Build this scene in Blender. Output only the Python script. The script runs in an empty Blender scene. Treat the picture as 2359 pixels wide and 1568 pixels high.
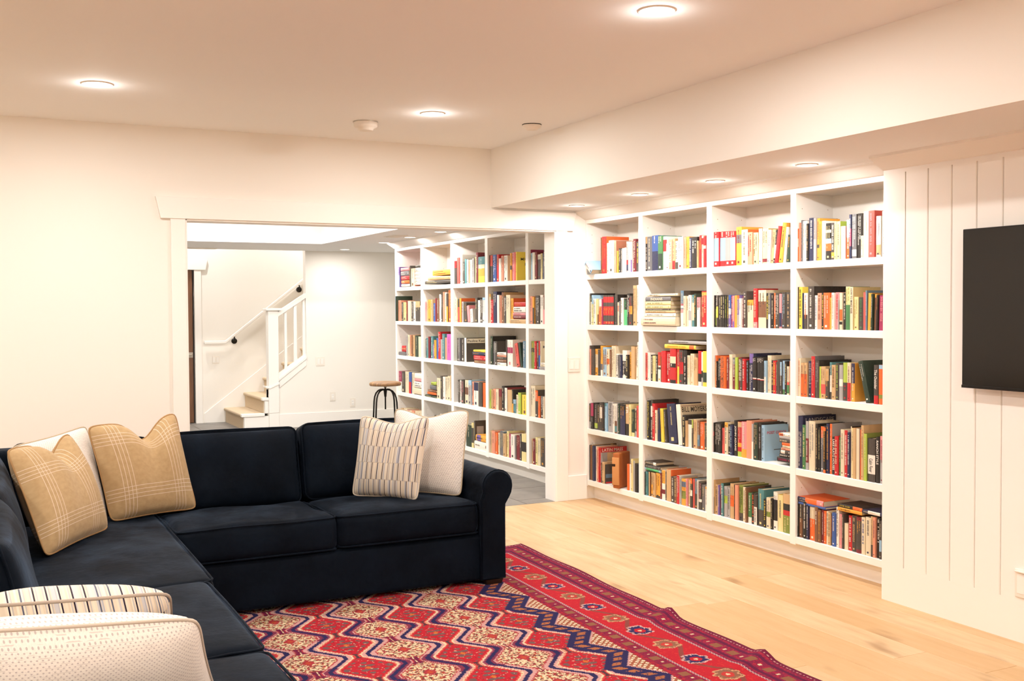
import bpy, bmesh, math, random
import numpy as np
from mathutils import Vector, Matrix, Euler

random.seed(7)
SC = bpy.context.scene
COL = SC.collection
R = math.radians

# ---------------------------------------------------------------- camera, world, exposure
CAM_P = Vector((0, 0, 1.45))
FPX, YAW, PITCH, ROLL = 2459.18, 0.465, 0.0295, -0.0054
_f = Vector((math.sin(YAW) * math.cos(PITCH), math.cos(YAW) * math.cos(PITCH), -math.sin(PITCH)))
_r0 = Vector((math.cos(YAW), -math.sin(YAW), 0)); _u0 = _r0.cross(_f)
_r = _r0 * math.cos(ROLL) + _u0 * math.sin(ROLL)
_u = -_r0 * math.sin(ROLL) + _u0 * math.cos(ROLL)
cam = bpy.data.cameras.new('camera'); camo = bpy.data.objects.new('camera', cam); COL.objects.link(camo)
cam.sensor_width = 36.0; cam.lens = FPX * 36 / 2359; cam.clip_start = 0.05
M = Matrix(((_r.x, _u.x, -_f.x, 0), (_r.y, _u.y, -_f.y, 0), (_r.z, _u.z, -_f.z, CAM_P.z), (0, 0, 0, 1)))
camo.matrix_world = M
SC.camera = camo

world = bpy.data.worlds.new('world'); SC.world = world; world.use_nodes = True
world.node_tree.nodes['Background'].inputs[0].default_value = (1.0, 0.86, 0.72, 1)
world.node_tree.nodes['Background'].inputs[1].default_value = 0.05
vs = SC.view_settings
vs.view_transform = 'Standard'; vs.look = 'None'; vs.gamma = 1.0; vs.use_curve_mapping = False
vs.exposure = -1.3
SC.cycles.use_light_tree = False
SC.cycles.max_bounces = 9
SC.cycles.diffuse_bounces = 8
SC.cycles.glossy_bounces = 3
SC.cycles.transmission_bounces = 2
SC.cycles.caustics_reflective = False
SC.cycles.caustics_refractive = False
SC.cycles.use_adaptive_sampling = True
SC.cycles.adaptive_threshold = 0.04
SC.cycles.adaptive_min_samples = 16
SC.cycles.sample_clamp_indirect = 8.0
LIGHT_COL = (1.0, 0.948, 0.892)
P_MAIN, P_SOFFIT, P_HALL, P_STAIR = 50.0, 25.0, 115.0, 98.0

# ---------------------------------------------------------------- layout (metres)
XB = 4.143      # face of the bookcases
XP = 4.0        # face of the boarded TV wall
XS = 3.357      # face of the soffit
YD = 7.004      # wall with the wide opening
ZC, ZS = 2.606, 2.184
OX0, OX1, OZ = 1.196, 3.878, 2.033
YF, YBK = 13.0, 14.08

def unproj(px, py, axis, val):
    d = _f + _r * ((px - 1179.5) / FPX) - _u * ((py - 784.0) / FPX)
    t = (val - CAM_P[axis]) / d[axis]
    return CAM_P + d * t

# ---------------------------------------------------------------- helpers
def lin(h):
    h = h.lstrip('#')
    out = []
    for i in (0, 2, 4):
        c = int(h[i:i + 2], 16) / 255
        out.append(c / 12.92 if c <= .04045 else ((c + .055) / 1.055) ** 2.4)
    return tuple(out) + (1.0,)

def mk(name, verts, faces, mat=None, parent=None, smooth=False, loc=None, rot=None):
    me = bpy.data.meshes.new(name); me.from_pydata([tuple(v) for v in verts], [], faces); me.update()
    o = bpy.data.objects.new(name, me); COL.objects.link(o)
    if mat: me.materials.append(mat)
    if parent: o.parent = parent
    if loc is not None: o.location = loc
    if rot is not None: o.rotation_euler = rot
    if smooth:
        me.polygons.foreach_set('use_smooth', [True] * len(me.polygons))
    return o

def tag(o, label=None, cat=None, group=None, kind=None):
    if label: o['label'] = label
    if cat: o['category'] = cat
    if group: o['group'] = group
    if kind: o['kind'] = kind
    return o

def empty(name, loc=(0, 0, 0), rz=0, label=None, cat=None, group=None, kind=None):
    o = bpy.data.objects.new(name, None); COL.objects.link(o)
    o.location = loc; o.rotation_euler = (0, 0, rz); o.empty_display_size = .05
    return tag(o, label, cat, group, kind)

class MB:
    """collects shapes, builds ONE mesh object"""
    def __init__(s): s.v = []; s.f = []; s.c = []
    def add(s, vs, fs, col=None):
        b = len(s.v); s.v += [tuple(v) for v in vs]; s.f += [tuple(i + b for i in f) for f in fs]
        s.c += [col] * len(fs); return s
    def box(s, x0, x1, y0, y1, z0, z1, col=None):
        return s.add([(x0, y0, z0), (x1, y0, z0), (x1, y1, z0), (x0, y1, z0), (x0, y0, z1), (x1, y0, z1), (x1, y1, z1), (x0, y1, z1)],
                     [(0, 3, 2, 1), (4, 5, 6, 7), (0, 1, 5, 4), (1, 2, 6, 5), (2, 3, 7, 6), (3, 0, 4, 7)], col)
    def prism(s, poly, axis, a0, a1):
        """poly of 2D points extruded along axis (0,1,2) between a0 and a1"""
        n = len(poly)
        def pt(p, a):
            q = [0, 0, 0]; q[axis] = a; o = [i for i in range(3) if i != axis]; q[o[0]] = p[0]; q[o[1]] = p[1]; return tuple(q)
        vs = [pt(p, a0) for p in poly] + [pt(p, a1) for p in poly]
        fs = [tuple(range(n)), tuple(range(2 * n - 1, n - 1, -1))] + [(i, i + n, (i + 1) % n + n, (i + 1) % n) for i in range(n)]
        return s.add(vs, fs)
    def lathe(s, prof, n=32, c=(0, 0, 0)):
        vs = []; fs = []; m = len(prof)
        for k in range(n):
            a = 2 * math.pi * k / n
            for (r, z) in prof: vs.append((c[0] + r * math.cos(a), c[1] + r * math.sin(a), c[2] + z))
        for k in range(n):
            k2 = (k + 1) % n
            for i in range(m - 1):
                fs.append((k * m + i, k2 * m + i, k2 * m + i + 1, k * m + i + 1))
        return s.add(vs, fs)
    def tube(s, pts, r, n=8, closed=False):
        pts = [Vector(p) for p in pts]; m = len(pts); vs = []; fs = []
        rr = r if isinstance(r, (list, tuple)) else [r] * m
        up = None
        for i, p in enumerate(pts):
            a = pts[(i - 1) % m] if (closed or i > 0) else p
            b = pts[(i + 1) % m] if (closed or i < m - 1) else p
            t = (b - a).normalized()
            if up is None:
                up = Vector((0, 0, 1)) if abs(t.z) < .9 else Vector((1, 0, 0))
            side = t.cross(up)
            if side.length < 1e-6: side = t.cross(Vector((0, 1, .1)))
            side.normalize(); up = side.cross(t).normalized()
            for k in range(n):
                an = 2 * math.pi * k / n
                vs.append(p + side * math.cos(an) * rr[i] + up * math.sin(an) * rr[i])
        segs = m if closed else m - 1
        for i in range(segs):
            j = (i + 1) % m
            for k in range(n):
                k2 = (k + 1) % n
                fs.append((i * n + k, i * n + k2, j * n + k2, j * n + k))
        if not closed:
            fs.append(tuple(range(n - 1, -1, -1))); fs.append(tuple((m - 1) * n + k for k in range(n)))
        return s.add(vs, fs)
    def build(s, name, mat=None, parent=None, smooth=False, bevel=0, loc=None, rot=None, seg=2):
        o = mk(name, s.v, s.f, mat, parent, smooth, loc, rot)
        if any(c is not None for c in s.c): paint(o.data, s.c)
        bm = bmesh.new(); bm.from_mesh(o.data)
        if not any(c is not None for c in s.c):
            bmesh.ops.recalc_face_normals(bm, faces=bm.faces)
        bm.to_mesh(o.data); bm.free()
        if bevel:
            m = o.modifiers.new('bevel', 'BEVEL'); m.width = bevel; m.segments = seg; m.limit_method = 'ANGLE'; m.angle_limit = R(40)
        return o

def paint(me, cols):
    at = me.attributes.new('tint', 'FLOAT_COLOR', 'FACE')
    buf = np.array([c if c is not None else (.8, .8, .8, 1) for c in cols], dtype=np.float32).ravel()
    at.data.foreach_set('color', buf)

def rbox_geo(hx, hy, hz, r, k=4, m=7, fn=None):
    """rounded box centred at the origin; fn(x,y,z, nx,ny,nz)->(x,y,z) bulges it"""
    def ax(h):
        a = [-h + r * (1 - math.cos(math.pi / 2 * i / k)) for i in range(k)]
        b = [(-h + r) + (2 * h - 2 * r) * i / m for i in range(m + 1)]
        return a + b + [-x for x in reversed(a)]
    A = [ax(hx), ax(hy), ax(hz)]; H = (hx, hy, hz)
    vid = {}; vs = []; fs = []
    def vert(p):
        key = (round(p[0], 6), round(p[1], 6), round(p[2], 6))
        if key in vid: return vid[key]
        inn = [max(-(H[i] - r), min(H[i] - r, p[i])) for i in range(3)]
        d = Vector([p[i] - inn[i] for i in range(3)])
        q = Vector(inn) + (d.normalized() * r if d.length > 1e-9 else d)
        if fn: q = Vector(fn(q.x, q.y, q.z, p[0] / hx, p[1] / hy, p[2] / hz))
        vid[key] = len(vs); vs.append(tuple(q)); return vid[key]
    for a in range(3):
        b, c = (a + 1) % 3, (a + 2) % 3
        for s in (-1, 1):
            for i in range(len(A[b]) - 1):
                for j in range(len(A[c]) - 1):
                    q = []
                    for (ii, jj) in ((i, j), (i + 1, j), (i + 1, j + 1), (i, j + 1)):
                        p = [0, 0, 0]; p[a] = s * H[a]; p[b] = A[b][ii]; p[c] = A[c][jj]; q.append(vert(p))
                    if s < 0: q.reverse()
                    fs.append(tuple(q))
    return vs, fs

# ---------------------------------------------------------------- materials
def new_mat(name):
    m = bpy.data.materials.new(name); m.use_nodes = True
    nt = m.node_tree; b = nt.nodes['Principled BSDF']
    return m, nt, b

class Ex:
    """tiny expression builder over math nodes"""
    def __init__(s, nt, sock): s.nt = nt; s.k = sock
    def _op(s, op, *o):
        n = s.nt.nodes.new('ShaderNodeMath'); n.operation = op
        for i, x in enumerate((s,) + o):
            if isinstance(x, Ex): s.nt.links.new(x.k, n.inputs[i])
            else: n.inputs[i].default_value = float(x)
        return Ex(s.nt, n.outputs[0])
    def _c(s, v):
        n = s.nt.nodes.new('ShaderNodeValue'); n.outputs[0].default_value = v; return Ex(s.nt, n.outputs[0])
    def __add__(s, o): return s._op('ADD', o)
    def __radd__(s, o): return s._op('ADD', o)
    def __sub__(s, o): return s._op('SUBTRACT', o)
    def __rsub__(s, o): return s._c(o)._op('SUBTRACT', s)
    def __mul__(s, o): return s._op('MULTIPLY', o)
    def __rmul__(s, o): return s._op('MULTIPLY', o)
    def __truediv__(s, o): return s._op('DIVIDE', o)
    def __lt__(s, o): return s._op('LESS_THAN', o)
    def __gt__(s, o): return s._op('GREATER_THAN', o)
    def abs(s): return s._op('ABSOLUTE')
    def fract(s): return s._op('FRACT')
    def floor(s): return s._op('FLOOR')
    def mn(s, o): return s._op('MINIMUM', o)
    def mx(s, o): return s._op('MAXIMUM', o)
    def sin(s): return s._op('SINE')
    def sqrt(s): return s._op('SQRT')
    def q(s, st): return (s / st + .5).floor() * st
    def near(s, c, w): return (s - c).abs() < w       # 1 inside |s-c|<w
    def cell(s): return (s.fract() - .5).abs() * 2     # 0 at n+.5, 1 at n

def mixc(nt, fac, a, b):
    n = nt.nodes.new('ShaderNodeMix'); n.data_type = 'RGBA'
    if isinstance(fac, Ex): nt.links.new(fac.k, n.inputs[0])
    elif isinstance(fac, (int, float)): n.inputs[0].default_value = fac
    else: nt.links.new(fac, n.inputs[0])
    for i, x in ((6, a), (7, b)):
        if isinstance(x, tuple): n.inputs[i].default_value = x
        else: nt.links.new(x, n.inputs[i])
    return n.outputs[2]

def noise(nt, scale, detail=3, vec=None, rough=.5, out=0):
    n = nt.nodes.new('ShaderNodeTexNoise'); n.inputs['Scale'].default_value = scale; n.inputs['Detail'].default_value = detail
    n.inputs['Roughness'].default_value = rough
    if vec is not None: nt.links.new(vec, n.inputs['Vector'])
    return n.outputs[out]

def coords(nt, which='Object'):
    return nt.nodes.new('ShaderNodeTexCoord').outputs[which]

def mapping(nt, vec, scale=(1, 1, 1), loc=(0, 0, 0)):
    n = nt.nodes.new('ShaderNodeMapping'); nt.links.new(vec, n.inputs[0])
    n.inputs['Scale'].default_value = scale; n.inputs['Location'].default_value = loc
    return n.outputs[0]

def xyz(nt, vec):
    n = nt.nodes.new('ShaderNodeSeparateXYZ'); nt.links.new(vec, n.inputs[0])
    return [Ex(nt, n.outputs[i]) for i in range(3)]

def ramp(nt, fac, stops):
    n = nt.nodes.new('ShaderNodeValToRGB'); nt.links.new(fac.k if isinstance(fac, Ex) else fac, n.inputs[0])
    cr = n.color_ramp
    while len(cr.elements) < len(stops): cr.elements.new(.5)
    for e, (p, c) in zip(cr.elements, stops): e.position = p; e.color = c
    return n.outputs[0]

def bump(nt, b, h, strength=.3, dist=.005):
    n = nt.nodes.new('ShaderNodeBump'); n.inputs['Strength'].default_value = strength; n.inputs['Distance'].default_value = dist
    nt.links.new(h.k if isinstance(h, Ex) else h, n.inputs['Height']); nt.links.new(n.outputs[0], b.inputs['Normal'])

def plain(name, hexc, rough=.6, spec=.3, metal=0, var=.04, scale=9):
    m, nt, b = new_mat(name)
    c = lin(hexc); d = tuple(max(0, x * (1 - var * 2)) for x in c[:3]) + (1,)
    nt.links.new(mixc(nt, noise(nt, scale, 3, coords(nt)), c, d), b.inputs['Base Color'])
    b.inputs['Roughness'].default_value = rough; b.inputs['Specular IOR Level'].default_value = spec; b.inputs['Metallic'].default_value = metal
    return m

def paint_mat(name, hexc, rough=.55, bs=.03):
    m, nt, b = new_mat(name)
    c = lin(hexc); d = tuple(x * .975 for x in c[:3]) + (1,)
    nt.links.new(mixc(nt, noise(nt, 1.4, 0, coords(nt)), c, d), b.inputs['Base Color'])
    b.inputs['Roughness'].default_value = rough; b.inputs['Specular IOR Level'].default_value = .25
    return m

MAT = {}
MAT['wall'] = paint_mat('wall_paint', '#f2efe9')
MAT['ceiling'] = paint_mat('ceiling_paint', '#f5f7f9', .8)
MAT['trim'] = paint_mat('trim_paint', '#f5f3ef', .4, .01)
MAT['case'] = paint_mat('bookcase_paint', '#f4f1ec', .42, .01)
MAT['plate'] = plain('switch_plastic', '#efe9e0', .35, .4)
MAT['black_metal'] = plain('black_metal', '#17130f', .45, .4, .3)
MAT['steel'] = plain('satin_steel', '#b8b2a8', .35, .5, .9)
MAT['dark_wood'] = plain('dark_wood', '#2c1a10', .4, .3)
MAT['carpet'] = plain('stair_carpet', '#d6c3a8', .95, .1, 0, .08, 60)
MAT['grout'] = plain('grout', '#cfc5b8', .9, .1)
MAT['subfloor'] = plain('subfloor', '#8a6d4c', .9, .1)

def m_planks():
    m, nt, b = new_mat('oak_planks')
    oi = nt.nodes.new('ShaderNodeObjectInfo'); rnd = Ex(nt, oi.outputs['Random'])
    co = coords(nt)
    cx = nt.nodes.new('ShaderNodeVectorMath'); cx.operation = 'ADD'; nt.links.new(co, cx.inputs[0])
    cmb = nt.nodes.new('ShaderNodeCombineXYZ'); nt.links.new((rnd * 37.0).k, cmb.inputs[0]); nt.links.new((rnd * 91.0).k, cmb.inputs[1])
    nt.links.new(cmb.outputs[0], cx.inputs[1]); v = cx.outputs[0]
    g1 = noise(nt, 3.2, 4, mapping(nt, v, (5.5, .7, 1)), .6)
    g2 = noise(nt, 26, 3, mapping(nt, v, (6, .35, 1)), .6)
    c = ramp(nt, g1, [(.28, lin('#bf9f7a')), (.5, lin('#d3b48e')), (.75, lin('#dfc4a0'))])
    c = mixc(nt, Ex(nt, g2) * .35, c, lin('#b79465'))
    c = mixc(nt, rnd * .62, c, lin('#be9766'))
    kn = noise(nt, 2.2, 2, mapping(nt, v, (2.2, .9, 1)), .5)
    kf = ramp(nt, kn, [(.655, (0, 0, 0, 1)), (.76, (1, 1, 1, 1))])
    kk = nt.nodes.new('ShaderNodeSeparateColor'); nt.links.new(kf, kk.inputs[0])
    c = mixc(nt, Ex(nt, kk.outputs[0]) * .6, c, lin('#7d5a34'))
    nt.links.new(c, b.inputs['Base Color'])
    b.inputs['Roughness'].default_value = .46; b.inputs['Specular IOR Level'].default_value = .35
    bump(nt, b, g2, .12, .002)
    return m
MAT['plank'] = m_planks()

def m_tile():
    m, nt, b = new_mat('slate_tile')
    oi = nt.nodes.new('ShaderNodeObjectInfo'); rnd = Ex(nt, oi.outputs['Random'])
    co = coords(nt)
    c = ramp(nt, noise(nt, 5, 5, co, .6), [(.3, lin('#6f6a66')), (.7, lin('#8c8780'))])
    c = mixc(nt, rnd * .5, c, lin('#7d7a78'))
    nt.links.new(c, b.inputs['Base Color']); b.inputs['Roughness'].default_value = .5
    bump(nt, b, noise(nt, 22, 4, co), .2, .004)
    return m
MAT['tile'] = m_tile()

def m_velvet():
    m, nt, b = new_mat('navy_velvet')
    co = coords(nt)
    n1 = noise(nt, 4.5, 4, co, .6)
    c = ramp(nt, n1, [(.3, (.0011, .0024, .0052, 1)), (.72, (.0034, .0072, .0145, 1))])
    nt.links.new(c, b.inputs['Base Color'])
    b.inputs['Roughness'].default_value = .8; b.inputs['Specular IOR Level'].default_value = .1
    sh = ramp(nt, noise(nt, 2.6, 5, mapping(nt, co, (1.2, 1, 1.4)), .62), [(.40, (.012, .012, .012, 1)), (.75, (.27, .27, .27, 1))])
    nt.links.new(sh, b.inputs['Sheen Weight']); b.inputs['Sheen Roughness'].default_value = .35
    b.inputs['Sheen Tint'].default_value = (.40, .62, 1, 1)
    bump(nt, b, noise(nt, 9, 5, co, .65), .3, .014)
    return m
MAT['velvet'] = m_velvet()

def m_books():
    m, nt, b = new_mat('book_cloth_and_paper')
    at = nt.nodes.new('ShaderNodeAttribute'); at.attribute_name = 'tint'; at.attribute_type = 'GEOMETRY'
    co = coords(nt)
    n = Ex(nt, noise(nt, 70, 3, co))
    c = mixc(nt, n * .12, at.outputs['Color'], (.35, .3, .25, 1))
    nt.links.new(c, b.inputs['Base Color']); b.inputs['Roughness'].default_value = .5; b.inputs['Specular IOR Level'].default_value = .3
    return m
MAT['book'] = m_books()

def m_pages():
    m, nt, b = new_mat('paper_pages')
    x, y, z = xyz(nt, coords(nt))
    s = (x * 900).sin() * .5 + .5
    nt.links.new(mixc(nt, s, lin('#e2d6bd'), lin('#cdbf9f')), b.inputs['Base Color']); b.inputs['Roughness'].default_value = .9
    return m
MAT['pages'] = m_pages()

def m_emit(name, strength):
    m, nt, b = new_mat(name)
    b.inputs['Base Color'].default_value = (.9, .9, .9, 1)
    b.inputs['Emission Color'].default_value = (1, .93, .84, 1); b.inputs['Emission Strength'].default_value = strength
    return m
MAT['lens'] = m_emit('lit_lamp_lens', 9.0)
MAT['lens'].cycles.emission_sampling = 'NONE'

# ================================================================ STRUCTURE
def struct(o): return tag(o, kind='structure')
X0, Y0 = -2.7, -2.7
# main room floor: oak planks laid along the bookcase
fl = struct(MB().box(X0, 4.5, Y0, YD + .004, -.12, -.016).build('floor', MAT['subfloor']))
pw = .186
row = 0; x = 4.29
while x > X0:
    x1 = x - pw
    y = YD + .004 - ((row * 1.37) % 1.9); tops = [(y, YD + .004)] if y < YD - .1 else []
    yy = y if tops else YD + .004
    while yy > Y0:
        ln = 1.9 + .25 * math.sin(row * 2.3 + yy)
        tops.append((max(Y0, yy - ln), yy)); yy -= ln
    for (a, b) in tops:
        if b - a < .03: continue
        cx, cy = (x + x1) / 2, (a + b) / 2
        hw, hl = pw / 2 - .0007, (b - a) / 2 - .0007
        MB().box(-hw, hw, -hl, hl, -.016, 0).build('plank', MAT['plank'], fl, bevel=.0012, seg=1, loc=(cx, cy, 0))
    x = x1; row += 1

# hall floor: slate tiles with pale joints
fh = struct(MB().box(-1.6, 5.8, YD + .004, 14.2, -.12, -.004).build('floor_hall', MAT['grout']))
tw, tl = .61, .48
i = 0; x = 3.637 + 2 * tw
while x > .7:
    y = 7.43 - (.25 if i % 2 else 0)
    y -= tl
    while y < 14.2:
        a, b = max(y, YD + .008), min(y + tl, 14.19)
        if b - a > .05 and (x < 4.3 or y > 11):
            hx, hy = tw / 2 - .004, (b - a) / 2 - .004
            MB().box(-hx, hx, -hy, hy, -.004, 0).build('tile', MAT['tile'], fh, loc=(x - tw / 2, (a + b) / 2, 0))
        y += tl
    x -= tw; i += 1

# ceilings
struct(MB().box(X0, XS, Y0, YD, ZC, ZC + .12).build('ceiling', MAT['ceiling']))
struct(MB().box(XS, 4.6, Y0, YD, ZS, ZC + .12).build('ceiling_soffit', MAT['ceiling']))
mb = MB().box(-1.6, 3.457, YD + .14, 11.6, ZC, ZC + .12)
mb.box(3.457, 4.6, YD + .14, 11.6, ZS, ZC + .12).box(-1.6, 5.8, 11.6, YF, ZS, ZC + .12)
struct(mb.build('ceiling_hall', MAT['ceiling']))
struct(MB().box(-1.6, 5.8, YF, 14.3, 3.3, 3.4).build('ceiling_stairwell', MAT['ceiling']))
struct(MB().box(-1.6, 5.8, YF - .1, YF, ZC + .12, 3.4).build('wall_stairwell', MAT['wall']))

# walls of the main room
mb = MB()
mb.box(X0, OX0, YD, YD + .14, 0, ZC).box(OX1, 4.6, YD, YD + .14, 0, ZC).box(OX0, OX1, YD, YD + .14, OZ, ZC)
struct(mb.build('wall_back', MAT['wall']))
struct(MB().box(X0 - .12, X0, Y0, YD + .14, 0, ZC).build('wall_left', MAT['wall']))
struct(MB().box(X0, 4.6, Y0 - .12, Y0, 0, ZC).build('wall_front', MAT['wall']))
struct(MB().box(4.44, 4.6, 3.89, YD, 0, ZS).build('wall_behind_shelves', MAT['wall']))
# soffit face painted like the walls
struct(MB().box(XS - .006, XS, Y0, YD, ZS, ZC).build('wall_soffit_face', MAT['wall']))

# boarded TV wall: core, flat stile and rails, boards with open V joints between them
wr = struct(MB().box(XP + .012, 4.6, Y0, 3.889, 0, ZS).build('wall_right', MAT['trim']))
gy = [3.751 - .1366 * k for k in range(47)]
MB().box(XP, XP + .0125, gy[0] + .0021, 3.889, 0, ZS).build('stile', MAT['trim'], wr)
MB().box(XP, XP + .0125, Y0, gy[0] + .002, 0, .182).build('bottom_rail', MAT['trim'], wr)
MB().box(XP, XP + .0125, Y0, gy[0] + .002, 2.098, ZS).build('top_rail', MAT['trim'], wr)
hb = (.1366 - .0042) / 2
for k in range(46):
    c = (gy[k] + gy[k + 1]) / 2
    MB().prism([(0, -hb + .0022), (0, hb - .0022), (.0035, hb), (.0125, hb), (.0125, -hb), (.0035, -hb)], 2, .182, 2.098).build('board', MAT['trim'], wr, loc=(XP, c, 0))

# crown mouldings
def crown(name, xw, y0, y1):
    pf = [(xw - .098, ZS), (xw - .098, ZS - .012), (xw - .085, ZS - .018), (xw - .012, ZS - .062), (xw, ZS - .066), (xw + .008, ZS - .066), (xw + .008, ZS)]
    mb = MB(); n = len(pf)
    vs = [(p[0], y0, p[1]) for p in pf] + [(p[0], y1, p[1]) for p in pf]
    mb.add(vs, [tuple(range(n)), tuple(range(2 * n - 1, n - 1, -1))] + [(i, i + n, (i + 1) % n + n, (i + 1) % n) for i in range(n)])
    return struct(mb.build(name, MAT['trim']))
crown('trim_4', XP, Y0, 3.889)

# opening: casings, angled head board, jamb lining
def casing(name, x0, x1, y0=YD - .018, z1=OZ):
    return struct(MB().box(x0, x1, y0, YD + .001, 0, z1).build(name, MAT['trim'], bevel=.003))
casing('trim_1', OX0 - .091, OX0)
casing('trim_2', OX1, OX1 + .097)
struct(MB().prism([(1.045, OZ - .002), (4.02, OZ - .002), (4.05, OZ + .135), (1.013, OZ + .135)], 1, YD - .026, YD + .001).build('trim_3', MAT['trim'], bevel=.003))
mb = MB().box(OX0 - .006, OX0 + .010, YD - .012, YD + .152, 0, OZ).box(OX1 - .010, OX1 + .006, YD - .012, YD + .152, 0, OZ).box(OX0, OX1, YD - .012, YD + .152, OZ - .012, OZ + .006)
struct(mb.build('trim_5', MAT['trim'], bevel=.002))
struct(MB().box(OX1 + .097, 4.14, YD - .016, YD + .001, 0, .187).build('baseboard_back', MAT['trim'], bevel=.004))
struct(MB().box(X0, OX0 - .091, YD - .016, YD + .001, 0, .187).build('baseboard_left', MAT['trim'], bevel=.004))

# hall walls
struct(MB().box(4.44, 4.6, YD + .14, 11.16, 0, ZS).build('wall_hall_shelves', MAT['wall']))
struct(MB().box(4.6, 5.8, 11.04, 11.16, 0, ZS).build('wall_hall_return', MAT['wall']))
struct(MB().box(5.7, 5.8, 11.16, 14.2, 0, 3.3).build('wall_hall_right', MAT['wall']))
struct(MB().box(-1.7, -1.6, YD + .14, 14.2, 0, 3.3).build('wall_hall_left', MAT['wall']))
struct(MB().prism([(3.18, 0), (5.7, 0), (5.7, 3.3), (3.66, 3.3), (3.66, .85), (3.18, .48)], 1, YF, YF + .11).build('wall_hall_far', MAT['wall']))
mb = MB().box(2.51, 5.8, YBK, YBK + .12, 0, 3.3).box(-1.6, 1.62, YBK, YBK + .12, 0, 3.3).box(1.62, 2.51, YBK, YBK + .12, 1.975, 3.3)
struct(mb.build('wall_stairs', MAT['wall']))
struct(MB().box(3.30, 5.7, YF - .014, YF + .001, 0, .172).build('baseboard_hall', MAT['trim'], bevel=.003))

# brown door behind the hall
d = struct(empty('door_1', (2.055, YBK + .03, 0)))
m, nt, b = new_mat('brown_door_veneer')
nt.links.new(ramp(nt, noise(nt, 3, 4, mapping(nt, coords(nt), (14, 1, 1))), [(.3, lin('#5a3a24')), (.7, lin('#7a5234'))]), b.inputs['Base Color']); b.inputs['Roughness'].default_value = .45
MB().box(-.432, .432, 0, .04, .008, 1.97).build('door_slab', m, d, bevel=.002)
MB().box(.37, .43, -.006, 0, .847, .915).build('lock_plate', MAT['steel'], d, bevel=.002)
MB().tube([(.405, -.005, .885), (.405, -.05, .885), (.395, -.055, .885), (.29, -.055, .885)], .009, 10).build('lever_handle', MAT['steel'], d, smooth=True)
struct(MB().box(2.505, 2.591, YBK - .018, YBK + .001, 0, 1.975).build('trim_6', MAT['trim'], bevel=.003))
struct(MB().box(1.54, 1.62, YBK - .018, YBK + .001, 0, 1.975).build('trim_7', MAT['trim'], bevel=.003))
struct(MB().prism([(1.49, 1.972), (2.646, 1.972), (2.672, 2.103), (1.464, 2.103)], 1, YBK - .026, YBK + .001).build('trim_8', MAT['trim'], bevel=.003))

# ================================================================ LAMPS
LAMP_N = [0]
def downlight(x, y, z, power, r, label, group):
    o = empty('recessed_downlight', (x, y, z), 0, label, 'ceiling light', group)
    MB().lathe([(r * .98, -.001), (r * 1.0, -.006), (r * 1.07, -.005), (r * 1.09, 0)], 36).build('trim_ring', MAT['plate'], o, True)
    MB().lathe([(.0001, -.008), (r * .5, -.007), (r * .8, -.0055), (r * .99, -.0025)], 36).build('lens', MAT['lens'], o, True)
    l = bpy.data.lights.new('downlight_lamp', 'AREA'); l.shape = 'DISK'; l.size = r * 1.7; l.energy = power; l.color = LIGHT_COL
    lo = bpy.data.objects.new('downlight_lamp', l); COL.objects.link(lo); lo.parent = o; lo.location = (0, 0, -.012)
    if power > 15 and y < YD:      # extra point light added to brighten ceiling and upper walls
        l2 = bpy.data.lights.new('downlight_added_fill', 'POINT'); l2.energy = power * .05; l2.color = LIGHT_COL; l2.shadow_soft_size = r * .4
        l3 = bpy.data.objects.new('downlight_added_fill', l2); COL.objects.link(l3); l3.parent = o; l3.location = (0, 0, -.06)
    return o
G = 'round recessed lights in the ceiling'
downlight(.572, 5.831, ZC, P_MAIN, .072, 'round ceiling light above the left end of the sofa', G)
downlight(2.43, 5.871, ZC, P_MAIN, .068, 'round ceiling light next to the smoke detectors', G)
downlight(2.385, 3.484, ZC, P_MAIN, .068, 'large round ceiling light at the top edge, nearest the viewer', G)
for (x, y) in ((.57, 3.48), (2.4, 1.1), (.57, 1.1), (-1.3, 3.48), (-1.3, 1.1), (-1.3, 5.83), (.57, -1.2), (2.4, -1.2)):  # unseen downlights added as fill from the camera side
    downlight(x, y, ZC, P_MAIN * 1.25, .07, 'unseen ceiling fill light added over the viewer', 'added fill lights over the viewer')
G = 'small round lights in the soffit'
for (y, w) in ((6.602, 'nearest the doorway'), (5.795, 'second from the doorway'), (5.007, 'third from the doorway'), (4.246, 'nearest the boarded wall')):
    downlight(3.833, y, ZS, P_SOFFIT, .052, 'small soffit light over the near bookcase, ' + w, G)
G = 'small round lights in the hall ceiling'
for (x, y, w) in ((4.0, 12.465, 'farthest, in front of the blank wall'), (3.99, 11.06, 'second farthest'), (3.94, 10.144, 'beside the flat vent'), (3.93, 9.326, 'nearest the opening')):
    downlight(x, y, ZS, P_SOFFIT * .9, .062, 'small hall light over the far bookcase, ' + w, G)
for (x, y) in ((1.2, 8.9), (2.6, 8.9), (1.2, 10.7), (2.6, 10.7)):  # unseen downlights added to brighten the hall
    downlight(x, y, ZC, P_HALL, .07, 'unseen hall fill light added above the opening', 'added hall fill lights above the opening')
downlight(2.2, 13.55, 3.3, P_STAIR, .07, 'round stairwell light hidden above the brown door', 'stairwell lights')
downlight(4.3, 13.6, 3.3, P_STAIR, .07, 'round stairwell light hidden above the steps', 'stairwell lights')

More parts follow.
